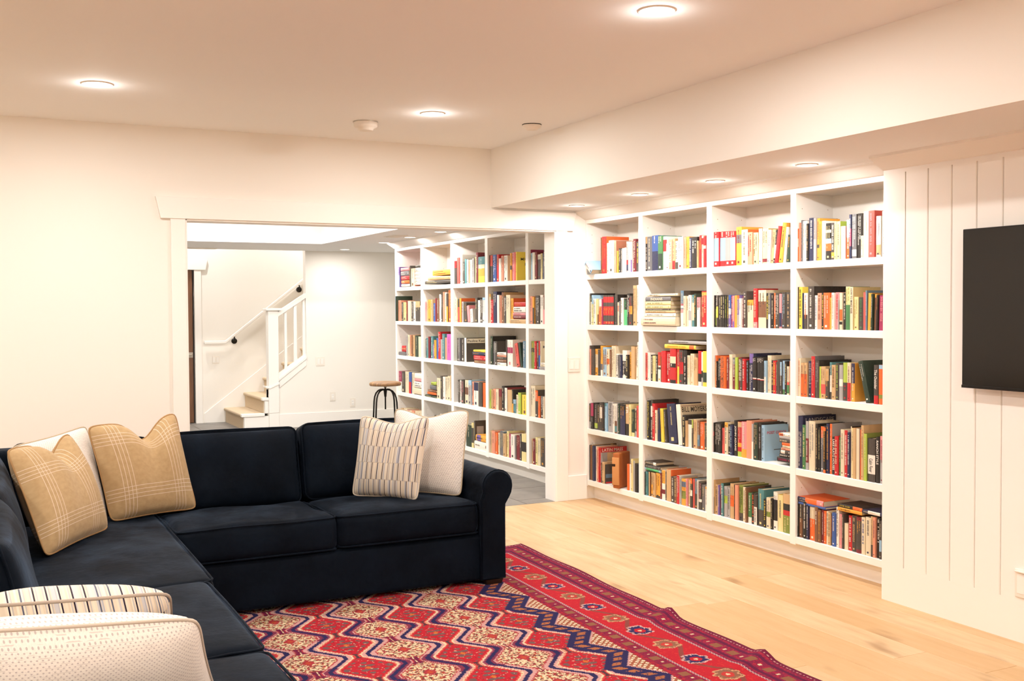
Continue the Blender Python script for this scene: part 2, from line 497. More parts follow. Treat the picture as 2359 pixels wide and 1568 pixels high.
# ================================================================ BOOKCASES
SHZ = [1.668, 1.289, .908, .499, .107]      # undersides of the five shelves
SHT = .039
TOPZ = 2.09
def bookcase(name, label, panels, ends, shz, ylo, yhi):
    """panels: list of (y_lo, y_hi) uprights from far to near"""
    o = empty(name, (XB, (ylo + yhi) / 2, 0), 0, label, 'bookcase')
    oy = (ylo + yhi) / 2
    D = .285
    for k, (a, b) in enumerate(panels):
        MB().box(0, D, a - oy, b - oy, .10, TOPZ).build('upright', MAT['case'], o, bevel=.0015, seg=1)
    for k in range(len(panels) - 1):
        a, b = panels[k + 1][1], panels[k][0]
        for z in shz:
            MB().box(.001, D, a - oy, b - oy, z, z + SHT).build('shelf', MAT['case'], o, bevel=.0015, seg=1)
        MB().box(D - .012, D, a - oy, b - oy, .12, TOPZ).build('back_panel', MAT['case'], o)
        # rows of pin holes on the upright facing the viewer
        hm = MB()
        for zi in range(1, 29):
            z = .16 + zi * .066
            if min(abs(z - s - SHT / 2) for s in shz) < .03: continue
            for hx in (.045, .235):
                hm.box(hx - .0019, hx + .0019, b - oy - .0006, b - oy + .0002, z - .0019, z + .0019)
        hm.build('pin_holes', MAT['subfloor'], o)['kind'] = 'stuff'
    MB().box(0, D, ylo - oy, yhi - oy, TOPZ, ZS - .06).build('top_rail', MAT['case'], o, bevel=.0015, seg=1)
    MB().box(.07, .09, ylo - oy, yhi - oy, 0, .107).build('kick_board', MAT['case'], o)
    pf = [(-.098, ZS), (-.098, ZS - .012), (-.085, ZS - .018), (-.012, ZS - .062), (0, ZS - .066), (.008, ZS - .066), (.008, ZS)]
    n = len(pf); y0, y1 = ylo - oy, yhi - oy
    MB().add([(p[0], y0, p[1]) for p in pf] + [(p[0], y1, p[1]) for p in pf],
             [tuple(range(n)), tuple(range(2 * n - 1, n - 1, -1))] + [(i, i + n, (i + 1) % n + n, (i + 1) % n) for i in range(n)]).build('crown_moulding', MAT['case'], o)
    return o
NEAR = [(6.986, 7.003), (6.23, 6.282), (5.449, 5.503), (4.677, 4.724), (3.891, 3.952)]
bookcase('built_in_bookcase', 'white built-in bookcase with four bays of books, in the near room', NEAR, None, SHZ, 3.891, 7.003)
FAR = [(11.088, 11.129), (10.311, 10.374), (9.53, 9.59), (8.743, 8.80), (7.946, 7.998), (7.146, 7.166)]
SHZ2 = [1.654, 1.285, .909, .508, .107]
bookcase('built_in_bookcase', 'white built-in bookcase full of books, seen through the wide opening', FAR, None, SHZ2, 7.146, 11.129)

# ================================================================ STAIRS (hall)
st = empty('staircase', (2.88, YF, 0), 0, 'white staircase with beige carpeted steps rising to the right in the hall', 'staircase')
run, rise = .253, .19
for i in range(9):
    x = run * i; z = rise * (i + 1)
    vs, fs = rbox_geo(run / 2 + .02, .50, .02, .018, 3, 4)
    mk('tread', vs, fs, MAT['carpet'], st, True, loc=(x + run / 2 - .008, .56, z - .02))
    MB().box(x, x + .02, .06, 1.06, z - rise, z - .035).build('riser', MAT['carpet'], st)
    if i < 2:
        MB().box(x + .005, x + run + .05 if i == 0 else .31, .002, .06, z - rise if i else 0, z - .035).build('end_block', MAT['trim'], st)
        MB().box(x - .03, x + run if i == 0 else .31, -.012, .06, z - .035, z + .002).build('tread_end', MAT['trim'], st, bevel=.006)
# newel post, cap and base block (x measured from the first riser)
nx = 3.243 - 2.88
MB().box(nx - .063, nx + .063, -.035, .091, .19, 1.445).build('newel_post', MAT['trim'], st, bevel=.006)
MB().box(nx - .094, nx + .094, -.066, .122, 1.445, 1.475).build('newel_cap', MAT['trim'], st, bevel=.006)
MB().prism([(nx - .105, .505), (nx - .05, .49), (nx + .065, .54), (nx + .065, .57), (nx - .05, .515), (nx - .105, .53)], 1, -.045, .10).build('newel_collar', MAT['trim'], st, bevel=.003)
MB().box(nx - .06, nx + .06, -.03, .09, 0, .19).build('newel_base', MAT['trim'], st, bevel=.003)
s0, s1 = 3.306 - 2.88, 3.66 - 2.88
def sl(z0, z1, t, y0, y1, nm, xa=s0, xb=s1):
    MB().prism([(xa, z0), (xb, z1), (xb, z1 + t), (xa, z0 + t)], 1, y0, y1).build(nm, MAT['trim'], st, bevel=.003)
sl(1.368, 1.60, .062, -.01, .07, 'top_rail')
sl(.58, .845, .035, -.022, .12, 'sloped_cap')
sl(.615, .86, .05, .01, .06, 'bottom_rail')
sl(.487, .762, .10, -.012, .004, 'stringer_board')
MB().box(3.29 - 2.88, 3.315 - 2.88, -.012, .004, .16, .60).build('stringer_board', MAT['trim'], st)
for (a, b, w) in ((3.394, 3.425, 0), (3.511, 3.549, 0), (3.624, 3.66, 0)):
    a -= 2.88; b -= 2.88; k = (.845 - .58) / (s1 - s0); kt = (1.60 - 1.368) / (s1 - s0)
    MB().box(a, b, .018, .05, .60 + k * (a - s0), 1.375 + kt * (b - s0)).build('baluster', MAT['trim'], st, bevel=.002)
# skirt board against the back wall
struct(MB().prism([(2.611, 0), (2.95, 0), (4.9, 1.48), (4.9, 1.86), (2.611, .124)], 1, YBK - .014, YBK + .001).build('trim_9', MAT['trim'], bevel=.003))
hr = empty('handrail', (2.611, YBK, 1.04), 0, 'white wall handrail on two black brackets beside the stairs', 'handrail')
vs = [(0, 0), (.269, 0), (1.304, .812), (1.9, 1.28)]
mb = MB(); pr = [(-.075, -.018), (-.03, -.018), (-.03, .02), (-.075, .02)]
n = 4; V = [(x, p[0], z + p[1]) for (x, z) in vs for p in pr]
F = [tuple(range(4)), tuple(range(15, 11, -1))] + [(i * 4 + k, i * 4 + (k + 1) % 4, i * 4 + 4 + (k + 1) % 4, i * 4 + 4 + k) for i in range(3) for k in range(4)]
mb.add(V, F).build('rail', MAT['trim'], hr, bevel=.006)
for (bx, bz) in ((.394, .012), (1.261, .684)):
    m2 = MB().tube([(bx, 0, bz), (bx, -.012, bz)], .037, 16)
    m2.tube([(bx, -.01, bz), (bx, -.045, bz + .005), (bx - .01, -.055, bz + .06)], .008, 8)
    m2.build('bracket', MAT['black_metal'], hr, smooth=True)

# ================================================================ SWITCHES, SOCKETS, VENTS, DETECTORS
def plate(x, y, z, w, h, kind, label, rz=0, gang=1, group=None):
    """wall plate facing -y before rotation"""
    nm = 'light_switch' if kind == 'switch' else 'wall_socket'
    o = empty(nm, (x, y, z), rz, label, 'light switch' if kind == 'switch' else 'socket', group)
    MB().box(-w / 2, w / 2, -.006, 0, -h / 2, h / 2).build('cover_plate', MAT['plate'], o, bevel=.003)
    for g in range(gang):
        cx = (g - (gang - 1) / 2) * .046
        if kind == 'switch':
            MB().add([(cx - .0165, -.006, -.033), (cx + .0165, -.006, -.033), (cx + .0165, -.006, .033), (cx - .0165, -.006, .033),
                      (cx - .0165, -.0085, -.033), (cx + .0165, -.0085, -.033), (cx + .0165, -.012, .033), (cx - .0165, -.012, .033)],
                     [(0, 3, 2, 1), (4, 5, 6, 7), (0, 1, 5, 4), (1, 2, 6, 5), (2, 3, 7, 6), (3, 0, 4, 7)]).build('rocker', MAT['trim'], o)
        else:
            MB().box(cx - .0165, cx + .0165, -.009, -.006, -.033, .033).build('socket_face', MAT['trim'], o, bevel=.002)
            sm = MB()
            for dz in (-.018, .018):
                sm.box(cx - .008, cx - .006, -.0094, -.009, dz - .004, dz + .004).box(cx + .006, cx + .008, -.0094, -.009, dz - .004, dz + .004)
            sm.build('slots', MAT['black_metal'], o)['kind'] = 'stuff'
    return o
GS = 'white wall plates'
plate(4.036, YD, 1.026, .105, .112, 'switch', 'double light switch between the opening and the near bookcase', 0, 2, GS)
plate(3.835, YF, .808, .114, .112, 'switch', 'double light switch on the blank hall wall', 0, 2, GS)
plate(3.992, YF, .361, .073, .114, 'socket', 'wall socket on the hall wall, below the double switch', 0, 1, GS)
plate(4.253, YF, .275, .07, .114, 'socket', 'lowest wall socket on the hall wall, behind the stool', 0, 1, GS)
plate(2.766, YBK, .812, .09, .1, 'switch', 'light switch under the stair handrail', 0, 2, GS)
o = empty('wall_socket', (XP, 3.06, .258), R(-90), 'recessed white socket box low on the boarded wall below the television', 'socket')
MB().box(-.065, .065, -.008, 0, -.062, .062).build('cover_plate', MAT['plate'], o, bevel=.004)
MB().box(-.052, .052, -.0095, -.008, -.044, .044).build('socket_face', MAT['trim'], o, bevel=.002)
MB().box(-.058, .058, -.02, -.006, .048, .056).build('hood', MAT['plate'], o, bevel=.003)

def vent(x, y, w, l, label):
    o = empty('ceiling_vent', (x, y, ZS), 0, label, 'vent')
    MB().box(-w / 2, w / 2, -l / 2, l / 2, -.006, 0).build('frame', MAT['plate'], o, bevel=.002)
    for k in range(5):
        yy = -l / 2 + l * (k + 1) / 6
        MB().box(-w / 2 + .012, w / 2 - .012, yy - l / 26, yy + l / 26, -.010, -.006).build('slat', MAT['plate'], o)
vent(2.30, 12.85, .50, .13, 'flat white ceiling vent above the brown door')
vent(3.755, 10.06, .15, .3, 'flat white ceiling vent beside the hall lights')

def detector(x, y, r, h, label, slots):
    o = empty('smoke_detector', (x, y, ZC), 0, label, 'smoke detector', 'white ceiling detectors')
    MB().lathe([(.001, -h), (r * .5, -h), (r * .62, -h * .95), (r * .68, -h * .72), (r * .9, -h * .62), (r * .97, -h * .5), (r, -.004), (r, 0)], 40).build('body', MAT['plate'], o, True)
    MB().lathe([(r * 1.02, 0), (r * 1.02, -.004), (r, -.005)], 40).build('base_ring', MAT['black_metal'] if not slots else MAT['steel'], o, True)
    sm = MB()
    for k in range(20):
        a = 2 * math.pi * k / 20
        c, s = math.cos(a), math.sin(a); rr = r * .655
        t = (-s * .0022, c * .0022)
        sm.add([(c * rr - t[0], s * rr - t[1], -h * .76), (c * rr + t[0], s * rr + t[1], -h * .76), (c * (rr - .004) + t[0], s * (rr - .004) + t[1], -h * .94), (c * (rr - .004) - t[0], s * (rr - .004) - t[1], -h * .94)], [(0, 1, 2, 3)])
    sm.build('vent_slots', MAT['black_metal'], o)['kind'] = 'stuff'
detector(2.165, 6.31, .074, .055, 'deep white smoke detector on the ceiling, left of the middle light', True)
detector(3.14, 5.965, .06, .034, 'flat white smoke detector on the ceiling beside the soffit', False)

# ================================================================ TELEVISION
tv = empty('television', (XP - .07, 2.745, 1.441), R(-90), 'large black flat television hanging on the white boarded wall', 'television')
m, nt, b = new_mat('tv_glass'); b.inputs['Base Color'].default_value = lin('#14110d'); b.inputs['Roughness'].default_value = .16; b.inputs['Specular IOR Level'].default_value = .42
nt.links.new(mixc(nt, noise(nt, 3, 2, coords(nt)), lin('#100d0a'), lin('#0d0b08')), b.inputs['Base Color'])
mtv = m
W2, H2 = .61, .352
MB().box(-W2, W2, 0, .028, -H2, H2).build('casing', MAT['black_metal'], tv, bevel=.003)
MB().box(-W2 + .006, W2 - .006, -.0015, .0, -H2 + .014, H2 - .006).build('screen', mtv, tv)
MB().box(-W2, W2, -.003, 0, -H2, -H2 + .013).build('lower_bezel', MAT['black_metal'], tv, bevel=.001)
MB().box(-.2, .2, .028, .07, -.16, .16).build('wall_mount', MAT['black_metal'], tv)

# ================================================================ STOOL
so = empty('bar_stool', (3.635, 10.07, 0), R(12), 'round wooden screw stool on bent black metal legs behind the sofa', 'stool')
m, nt, b = new_mat('stool_seat_wood')
nt.links.new(ramp(nt, noise(nt, 4, 4, mapping(nt, coords(nt), (1.5, 12, 1))), [(.3, lin('#5c4029')), (.55, lin('#8d6a45')), (.8, lin('#b08c60'))]), b.inputs['Base Color']); b.inputs['Roughness'].default_value = .5
zs = .732
MB().lathe([(.001, zs), (.135, zs), (.15, zs - .004), (.158, zs - .014), (.158, zs - .03), (.152, zs - .038), (.001, zs - .038)], 44).build('seat', m, so, True)
MB().lathe([(.001, zs - .039), (.022, zs - .039), (.012, zs - .055), (.009, zs - .066), (.001, zs - .066)], 20).build('seat_flange', MAT['steel'], so, True)
MB().tube([(0, 0, zs - .06), (0, 0, zs - .275)], .0075, 12).build('screw', MAT['black_metal'], so, smooth=True)
MB().lathe([(.001, zs - .072), (.045, zs - .072), (.045, zs - .082), (.018, zs - .085), (.011, zs - .15), (.001, zs - .15)], 20).build('hub', MAT['black_metal'], so, True)
for k in range(4):
    a = R(20 + 90 * k); c, s = math.cos(a), math.sin(a)
    prof = [(.03, zs - .077), (.06, zs - .08), (.09, zs - .092), (.118, zs - .118), (.135, zs - .155), (.143, zs - .2), (.152, zs - .34), (.178, 0.0)]
    MB().tube([(c * r, s * r, z) for r, z in prof], .0085, 10).build('leg', MAT['black_metal'], so, smooth=True)
pts = [(math.cos(t * math.pi / 12) * .161, math.sin(t * math.pi / 12) * .161, .24) for t in range(24)]
MB().tube(pts, .007, 8, True).build('foot_ring', MAT['black_metal'], so, smooth=True)

# ================================================================ RUG
RUG_O = Vector((2.945, 5.762, 0)); RUG_A = R(-1.6)
def m_rug():
    m, nt, b = new_mat('woven_rug')
    x, y, z = xyz(nt, coords(nt, 'UV'))       # metres from the far right corner: x leftwards, y towards the viewer
    WID = 2.9
    kx = x.q(.006); ky = y.q(.006)            # knots
    e = kx.mn(ky).mn(WID - kx)                # distance from the nearest edge
    along = None
    red, dred, blue, cream, brown = lin('#b5202b'), lin('#7d1c38'), lin('#1d2550'), lin('#dccba6'), lin('#8a5c40')
    pink, plum, tan, char = lin('#c99a94'), lin('#6a1b3c'), lin('#b98a5a'), lin('#4a3438')
    # ---------------- field
    u = ((kx - 1.105) / .41); v = ((ky - 1.435) / .315)
    ur = (u + .5).fract() - .5                # -.5..5, 0 at red columns
    vr = (v + .5).fract() - .5
    ua = ur.abs(); va = vr.abs()
    tri = 1 - va * 4                          # +1 at red centre row, -1 at cream row
    bnd = .25 + tri.mx(-.78).mn(.82) * .155
    d = bnd - ua                              # >0 inside the red chain
    saw = ((v * 26).fract() - .5).abs() * .03
    # red side
    rd = (ua * 1.05 + va * .62)               # diamond metric round the red centre
    c_red = mixc(nt, (noise_e(nt, x, y, 95) > .60), red, lin('#9c1b26'))
    g = ((ua * 20 + va * 9).sin() * (ua * 9 - va * 23).sin()).abs()
    c_red = mixc(nt, (g > .55) * (rd < .27), c_red, lin('#6e5350'))
    c_red = mixc(nt, (noise_e(nt, x, y, 70) > .66) * (rd < .25), c_red, lin('#c7a08c'))
    c_red = mixc(nt, rd < .035, c_red, lin('#c26a2c'))
    c_red = mixc(nt, (va > .40) * (ua < .035), c_red, char)
    # serrated rims on the red side
    c_red = mixc(nt, (d - saw) < .105, c_red, lin('#c4453f'))
    c_red = mixc(nt, (d - saw * 1.6) < .078, c_red, cream)
    c_red = mixc(nt, (d - saw) < .062, c_red, pink)
    c_red = mixc(nt, ((v * 52).fract() < .4) * (d < .058), c_red, lin('#8a3a52'))
    # cream side
    uc = .5 - ua; vc = .5 - va
    c_cr = mixc(nt, (noise_e(nt, x, y, 62) > .545), cream, lin('#9a2f34'))
    c_cr = mixc(nt, (noise_e(nt, x + 7.0, y, 74) > .575), c_cr, lin('#6b4a3c'))
    c_cr = mixc(nt, (noise_e(nt, x + 3.0, y, 60) > .66), c_cr, lin('#c9743c'))
    cd = uc * 1.05 + vc * .6
    c_cr = mixc(nt, ((cd * 34).sin() > .55) * (cd < .2), c_cr, lin('#a3323a'))
    c_cr = mixc(nt, cd < .04, c_cr, lin('#b3472f'))
    c_cr = mixc(nt, (vc > .37) * (uc < .1) * (((uc * 60).fract()) < .5), c_cr, plum)
    dn = d * -1
    c_cr = mixc(nt, (dn - saw) < .085, c_cr, lin('#a83840'))
    c_cr = mixc(nt, (dn - saw) < .068, c_cr, pink)
    c_cr = mixc(nt, ((v * 52).fract() < .42) * (dn < .06), c_cr, lin('#7a3048'))
    c = mixc(nt, d > 0, c_cr, c_red)
    c = mixc(nt, (d - .004).abs() < (saw * .5 + .024), c, blue)
    # ---------------- edge of the field: blue band with cream stepped triangles
    ee = e - .468
    per = ((ky + .02) / .315).cell()           # along the long side
    zig = per * .105 - .016
    c = mixc(nt, (ee - zig) < .122, c, blue)
    c = mixc(nt, ((ee - zig - .066).abs() < .021) * (((ky / .052).fract()) < .6) * (noise_e(nt, x, y, 90) > .38), c, lin('#a5653f'))
    c = mixc(nt, (ee - zig) < .014, c, pink)
    lat = ((((kx + ky) / .032).fract() - .5).abs() < .30) * ((((kx - ky) / .032).fract() - .5).abs() < .30)
    c = mixc(nt, (ee - zig) < .004, c, mixc(nt, lat, lin('#9a5a40'), lin('#efe2c4')))
    # ---------------- guard bands
    gb_in = mixc(nt, (noise_e(nt, x, y, 80) > .58), lin('#86203a'), plum)
    sq = ((ky / .105).cell() < .42) * ((e - .42).abs() < .020)
    gb_in = mixc(nt, sq, gb_in, brown)
    gb_in = mixc(nt, ((ky / .105 + .5).cell() < .1) * ((e - .42).abs() < .006), gb_in, cream)
    gb_in = mixc(nt, ((e - .42).abs() > .027) * (noise_e(nt, x, y, 60) > .5), gb_in, lin('#a82430'))
    c = mixc(nt, e < .472, c, gb_in)
    # ---------------- main red border with rosettes
    s = ky / .213
    t = (e - .276)
    alt = ((s * .5).fract() < .5)
    px = (s.fract() - .5) * .213; r = (px * px + t * t).sqrt()
    mb_ = mixc(nt, noise_e(nt, x, y, 60) > .62, red, lin('#c42f2c'))
    vine = ((s * math.pi).sin() * .045 - t).abs() < .012
    mb_ = mixc(nt, vine, mb_, lin('#84443a'))
    ang = ((px / (r + .0005)) * 9).sin() * .007
    ros = mixc(nt, alt, lin('#8a5f48'), lin('#232b58'))
    mb_ = mixc(nt, (r + ang) < .058, mb_, mixc(nt, alt, lin('#c79a72'), lin('#cfa8a0')))
    mb_ = mixc(nt, (r + ang + (noise_e(nt, x, y, 110) - .5) * .05) < .048, mb_, ros)
    mb_ = mixc(nt, r < .026, mb_, mixc(nt, alt, lin('#bb3a34'), red))
    mb_ = mixc(nt, r < .009, mb_, cream)
    c = mixc(nt, e < .382, c, mb_)
    c = mixc(nt, (e - .382).abs() < .007, c, mixc(nt, ((kx + ky) / .018).fract() < .5, lin('#3a2a58'), pink))
    # ---------------- outer guard
    go = mixc(nt, (noise_e(nt, x, y, 75) > .55), lin('#7d1f3e'), lin('#a3243a'))
    go = mixc(nt, ((ky / .115).cell() < .40) * ((e - .095).abs() < .022), go, brown)
    go = mixc(nt, ((ky / .115 + .5).cell() < .1) * ((e - .095).abs() < .007), go, cream)
    go = mixc(nt, ((e - .052).abs() < .009), go, lin('#5c1a3c'))
    go = mixc(nt, ((e - .138).abs() < .009), go, lin('#5c1a3c'))
    go = mixc(nt, e < .03, go, lin('#6e1b38'))
    go = mixc(nt, ((e - .016).abs() < .004) * (((kx + ky) / .02).fract() < .5), go, pink)
    c = mixc(nt, e < .17, c, go)
    c = mixc(nt, (e - .17).abs() < .007, c, mixc(nt, ((kx + ky) / .018).fract() < .5, lin('#3a2a58'), pink))
    c = mixc(nt, .26, c, lin('#3a1626'))
    nt.links.new(c, b.inputs['Base Color'])
    b.inputs['Roughness'].default_value = .95; b.inputs['Specular IOR Level'].default_value = .1
    bump(nt, b, noise_e(nt, x, y, 260), .25, .003)
    return m
_NC = {}
def noise_e(nt, x, y, sc):
    cb = nt.nodes.new('ShaderNodeCombineXYZ'); nt.links.new(x.k, cb.inputs[0]); nt.links.new(y.k, cb.inputs[1])
    return Ex(nt, noise(nt, sc, 1, cb.outputs[0]))

def build_rug():
    W_, L_ = 2.9, 4.6
    nx, ny = 96, 150
    vs = []; uv = []
    for j in range(ny + 1):
        for i in range(nx + 1):
            a = W_ * (i / nx) ** 1.25; c = L_ * j / ny
            z = .008
            # two rucks in the right edge and a soft wave along it
            for (cy, h, w) in ((1.65, .030, .05), (2.33, .026, .045)):
                z += h * math.exp(-((c - cy - a * .35) / w) ** 2) * math.exp(-a / .16)
            z += (.0035 + .0035 * math.sin(c * 9 + 1.2)) * math.exp(-a / .05)
            dx = .006 * math.sin(c * 2.9) * math.exp(-a / .4)
            vs.append((-a + dx, -c, z)); uv.append((a, c))
    fs = []
    for j in range(ny):
        for i in range(nx):
            q = j * (nx + 1) + i
            fs.append((q, q + nx + 1, q + nx + 2, q + 1))
    n0 = len(vs)
    o = mk('rug', vs, fs, m_rug(), None, True, RUG_O, (0, 0, RUG_A))
    l = o.data.uv_layers.new(name='UVMap')
    for lp in o.data.loops: l.data[lp.index].uv = uv[lp.vertex_index]
    md = o.modifiers.new('thick', 'SOLIDIFY'); md.thickness = .007; md.offset = -1
    tag(o, 'red and blue oriental rug with diamond lattice under the sofa', 'rug')
    # overcast edge cord
    pts = [(v[0] - .0, v[1], v[2] - .002) for k, v in enumerate(vs) if k % (nx + 1) == 0]
    MB().tube(pts, .005, 6).build('edge_binding', plain('rug_binding', '#6a1c38', .95, .1), o, smooth=True)
build_rug()

# ================================================================ SECTIONAL SOFA
sofa = empty('sectional_sofa', (1.1, 5.4, 0), 0, 'dark navy velvet corner sofa with rolled arm on the patterned rug', 'sofa')
SO = Vector((1.1, 5.4, 0))
V = MAT['velvet']
def piping(parent, pts, r=.0045, closed=True):
    MB().tube(pts, r, 6, closed).build('piping', V, parent, smooth=True)
def cushion(nm, x0, x1, y0, y1, z0, z1, r=.035, bulge=.03, tilt=None, seed=0, pipe=True, edge_drop=.0):
    hx, hy, hz = (x1 - x0) / 2, (y1 - y0) / 2, (z1 - z0) / 2
    rnd = random.Random(seed)
    ph = [rnd.uniform(0, 6.28) for _ in range(4)]
    def fn(x, y, z, a, b, c):
        k = (1 - a * a) * (1 - b * b)
        if c > 0: z += bulge * k * c + .006 * math.sin(5 * a + ph[0]) * math.cos(4 * b + ph[1]) * c
        kx = (1 - b * b) * (1 - c * c); ky = (1 - a * a) * (1 - c * c)
        x += .018 * kx * a; y += .018 * ky * b
        return (x, y, z)
    vs, fs = rbox_geo(hx, hy, hz, r, 4, 12, fn)
    M_ = Matrix.Translation(Vector(((x0 + x1) / 2, (y0 + y1) / 2, (z0 + z1) / 2)) - SO)
    if tilt: M_ = M_ @ tilt
    o = mk(nm, [M_ @ Vector(v) for v in vs], fs, V, sofa, True)
    if pipe:
        rr = r * .55
        for zz in (hz - rr * .5, -hz + rr * .5):
            P = []
            for (sx, sy, a0) in ((1, 1, 0), (-1, 1, 90), (-1, -1, 180), (1, -1, 270)):
                for k in range(5):
                    a = R(a0 + 22.5 * k)
                    P.append(((hx - r) * sx + (r - .006) * math.cos(a), (hy - r) * sy + (r - .006) * math.sin(a), zz))
            Q = []
            n = len(P)
            for i in range(n):
                a = Vector(P[i]); bb = Vector(P[(i + 1) % n]); steps = 1 if (bb - a).length < .06 else 8
                for s in range(steps): Q.append(a.lerp(bb, s / steps))
            Q2 = []
            for p in Q:
                q = Vector(fn(p.x, p.y, p.z, p.x / hx, p.y / hy, p.z / hz)); q.x *= 1.004; q.y *= 1.004
                Q2.append(M_ @ q)
            piping(o, Q2)
    return o
def rb(nm, x0, x1, y0, y1, z0, z1, r=.02):
    vs, fs = rbox_geo((x1 - x0) / 2, (y1 - y0) / 2, (z1 - z0) / 2, r, 3, 6)
    c = Vector(((x0 + x1) / 2, (y0 + y1) / 2, (z0 + z1) / 2)) - SO
    return mk(nm, [Vector(v) + c for v in vs], fs, V, sofa, True)
YB = 5.96
rb('base', .70, 2.345, 5.015, YB, .035, .275)
rb('base', -.24, .715, 2.02, YB, .035, .275)
rb('back_frame', -.24, 2.40, YB - .17, YB, .20, .765, .035)
rb('back_frame', -.24, -.07, 2.02, YB - .15, .20, .765, .035)
def rx(a): return Matrix.Rotation(R(a), 4, 'X')
def ry(a): return Matrix.Rotation(R(a), 4, 'Y')
# seat cushions
sl_ = rx(-2.2)
cushion('seat_cushion', 1.562, 2.318, 5.005, 5.62, .268, .438, .04, .022, sl_, 1)
cushion('seat_cushion', .80, 1.558, 5.005, 5.62, .262, .436, .04, .026, sl_, 2)
sl2 = ry(-2.0)
cushion('seat_cushion', .10, .79, 4.075, 5.62, .26, .432, .04, .024, sl2, 3)
cushion('seat_cushion', .10, .765, 3.165, 4.07, .26, .434, .04, .024, sl2, 4)
cushion('seat_cushion', .10, .765, 2.28, 3.16, .26, .434, .04, .024, sl2, 5)
# back cushions, leaning against the frame
def backc(x0, x1, yf, seed, z1=.832):
    h = z1 - .42
    return cushion('back_cushion', x0, x1, yf, yf + h, .56, .73, .05, .035,
                   rx(90 - 14) , seed)
def back_cushion(x0, x1, yc, zc, w, h, t, lean, seed, along='x'):
    hx, hy, hz = w / 2, h / 2, t / 2
    rnd = random.Random(seed); ph = [rnd.uniform(0, 6.28) for _ in range(4)]
    def fn(x, y, z, a, b, c):
        k = (1 - a ** 4) * (1 - b ** 4)
        if c > 0: z += .045 * k * c + .006 * math.sin(4 * a + ph[0]) * math.sin(3 * b + ph[1])
        y += .012 * (1 - a * a) * b * (1 - c * c)
        return (x, y, z)
    vs, fs = rbox_geo(hx, hy, hz, .045, 4, 12, fn)
    if along == 'x':
        M_ = Matrix.Translation(Vector(((x0 + x1) / 2, yc, zc)) - SO) @ Matrix.Rotation(R(90 - lean), 4, 'X')
    else:
        M_ = Matrix.Translation(Vector((yc, (x0 + x1) / 2, zc)) - SO) @ Matrix.Rotation(R(90), 4, 'Z') @ Matrix.Rotation(R(90 - lean), 4, 'X')
    o = mk('back_cushion', [M_ @ Vector(v) for v in vs], fs, V, sofa, True)
    for zz in (hz - .016, -hz + .016):
        P = []
        r = .045
        for (sx, sy, a0) in ((1, 1, 0), (-1, 1, 90), (-1, -1, 180), (1, -1, 270)):
            for k in range(5):
                a = R(a0 + 22.5 * k)
                P.append(Vector(((hx - r) * sx + (r - .004) * math.cos(a), (hy - r) * sy + (r - .004) * math.sin(a), zz)))
        Q = []; n = len(P)
        for i in range(n):
            a, bb = P[i], P[(i + 1) % n]; steps = 1 if (bb - a).length < .06 else 10
            for s in range(steps): Q.append(a.lerp(bb, s / steps))
        piping(o, [M_ @ Vector(fn(p.x, p.y, p.z, p.x / hx, p.y / hy, p.z / hz)) for p in Q])
    return o
back_cushion(1.565, 2.33, 5.725, .614, .755, .42, .15, 14, 11)
back_cushion(.79, 1.555, 5.725, .600, .755, .42, .15, 14, 12)
back_cushion(.14, .785, 5.725, .590, .645, .42, .15, 14, 13)
back_cushion(4.10, 5.52, .03, .615, 1.42, .42, .15, 14, 14, 'y')
back_cushion(3.17, 4.09, .03, .615, .91, .42, .15, 14, 15, 'y')
# rolled arms
def arm(x_in, y0, y1, mirror=1, axis='y'):
    pf = [(0, .04), (0, .46)]
    cx, cz, r = .095, .527, .083
    for k in range(0, 15):
        a = R(200 - 235 * k / 14); pf.append((cx + r * math.cos(a), cz + r * math.sin(a)))
    pf += [(.138, .44), (.136, .40), (.136, .04)]
    # loft with rounded ends
    n = len(pf); vs = []; fs = []
    cen = Vector((.07, .33))
    ys = [(y0, .90), (y0 + .004, .955), (y0 + .012, .985), (y0 + .025, 1), (y0 + .3, 1), (y1 - .3, 1), (y1 - .02, 1), (y1, .96)]
    for (y, s) in ys:
        for p in pf:
            q = cen + (Vector(p) - cen) * s if s < 1 else Vector(p)
            # keep the shrink uniform in metres rather than in proportion
            d_ = Vector(p) - cen
            q = Vector(p) - d_.normalized() * (1 - s) * .12
            vs.append((q.x, y, q.y))
    for i in range(len(ys) - 1):
        for k in range(n):
            k2 = (k + 1) % n
            fs.append((i * n + k, (i + 1) * n + k, (i + 1) * n + k2, i * n + k2))
    fs.append(tuple(range(n))); fs.append(tuple(range(len(ys) * n - 1, (len(ys) - 1) * n - 1, -1)))
    return vs, fs, pf
vs, fs, pf = arm(0, 4.985, 5.955)
ao = mk('arm', [Vector((v[0] + 2.324, v[1], v[2])) - SO for v in vs], fs, V, sofa, True)
md = ao.modifiers.new('wn', 'WEIGHTED_NORMAL')
piping(ao, [Vector((p[0] + 2.324, 5.004, p[1])) - SO for p in pf], .005)
# near arm at the end of the left run
an = mk('arm', [Vector((.72 - (v[1] - 4.985) * .99, 2.30 - v[0] * 1.6, v[2])) - SO for v in vs], [tuple(reversed(f)) for f in fs], V, sofa, True)
# feet
for (fx, fy) in ((2.345, 4.99), (2.36, 5.86), (-.2, 2.06), (.6, 2.06), (-.2, 5.86)):
    MB().add([(fx, fy, .04), (fx + .1, fy, .04), (fx + .1, fy + .09, .04), (fx, fy + .09, .04), (fx + .01, fy + .008, .008), (fx + .09, fy + .008, .008), (fx + .09, fy + .08, .008), (fx + .01, fy + .08, .008)],
             [(0, 1, 2, 3), (7, 6, 5, 4), (0, 4, 5, 1), (1, 5, 6, 2), (2, 6, 7, 3), (3, 7, 4, 0)]).build('foot', MAT['dark_wood'], sofa, loc=-SO)

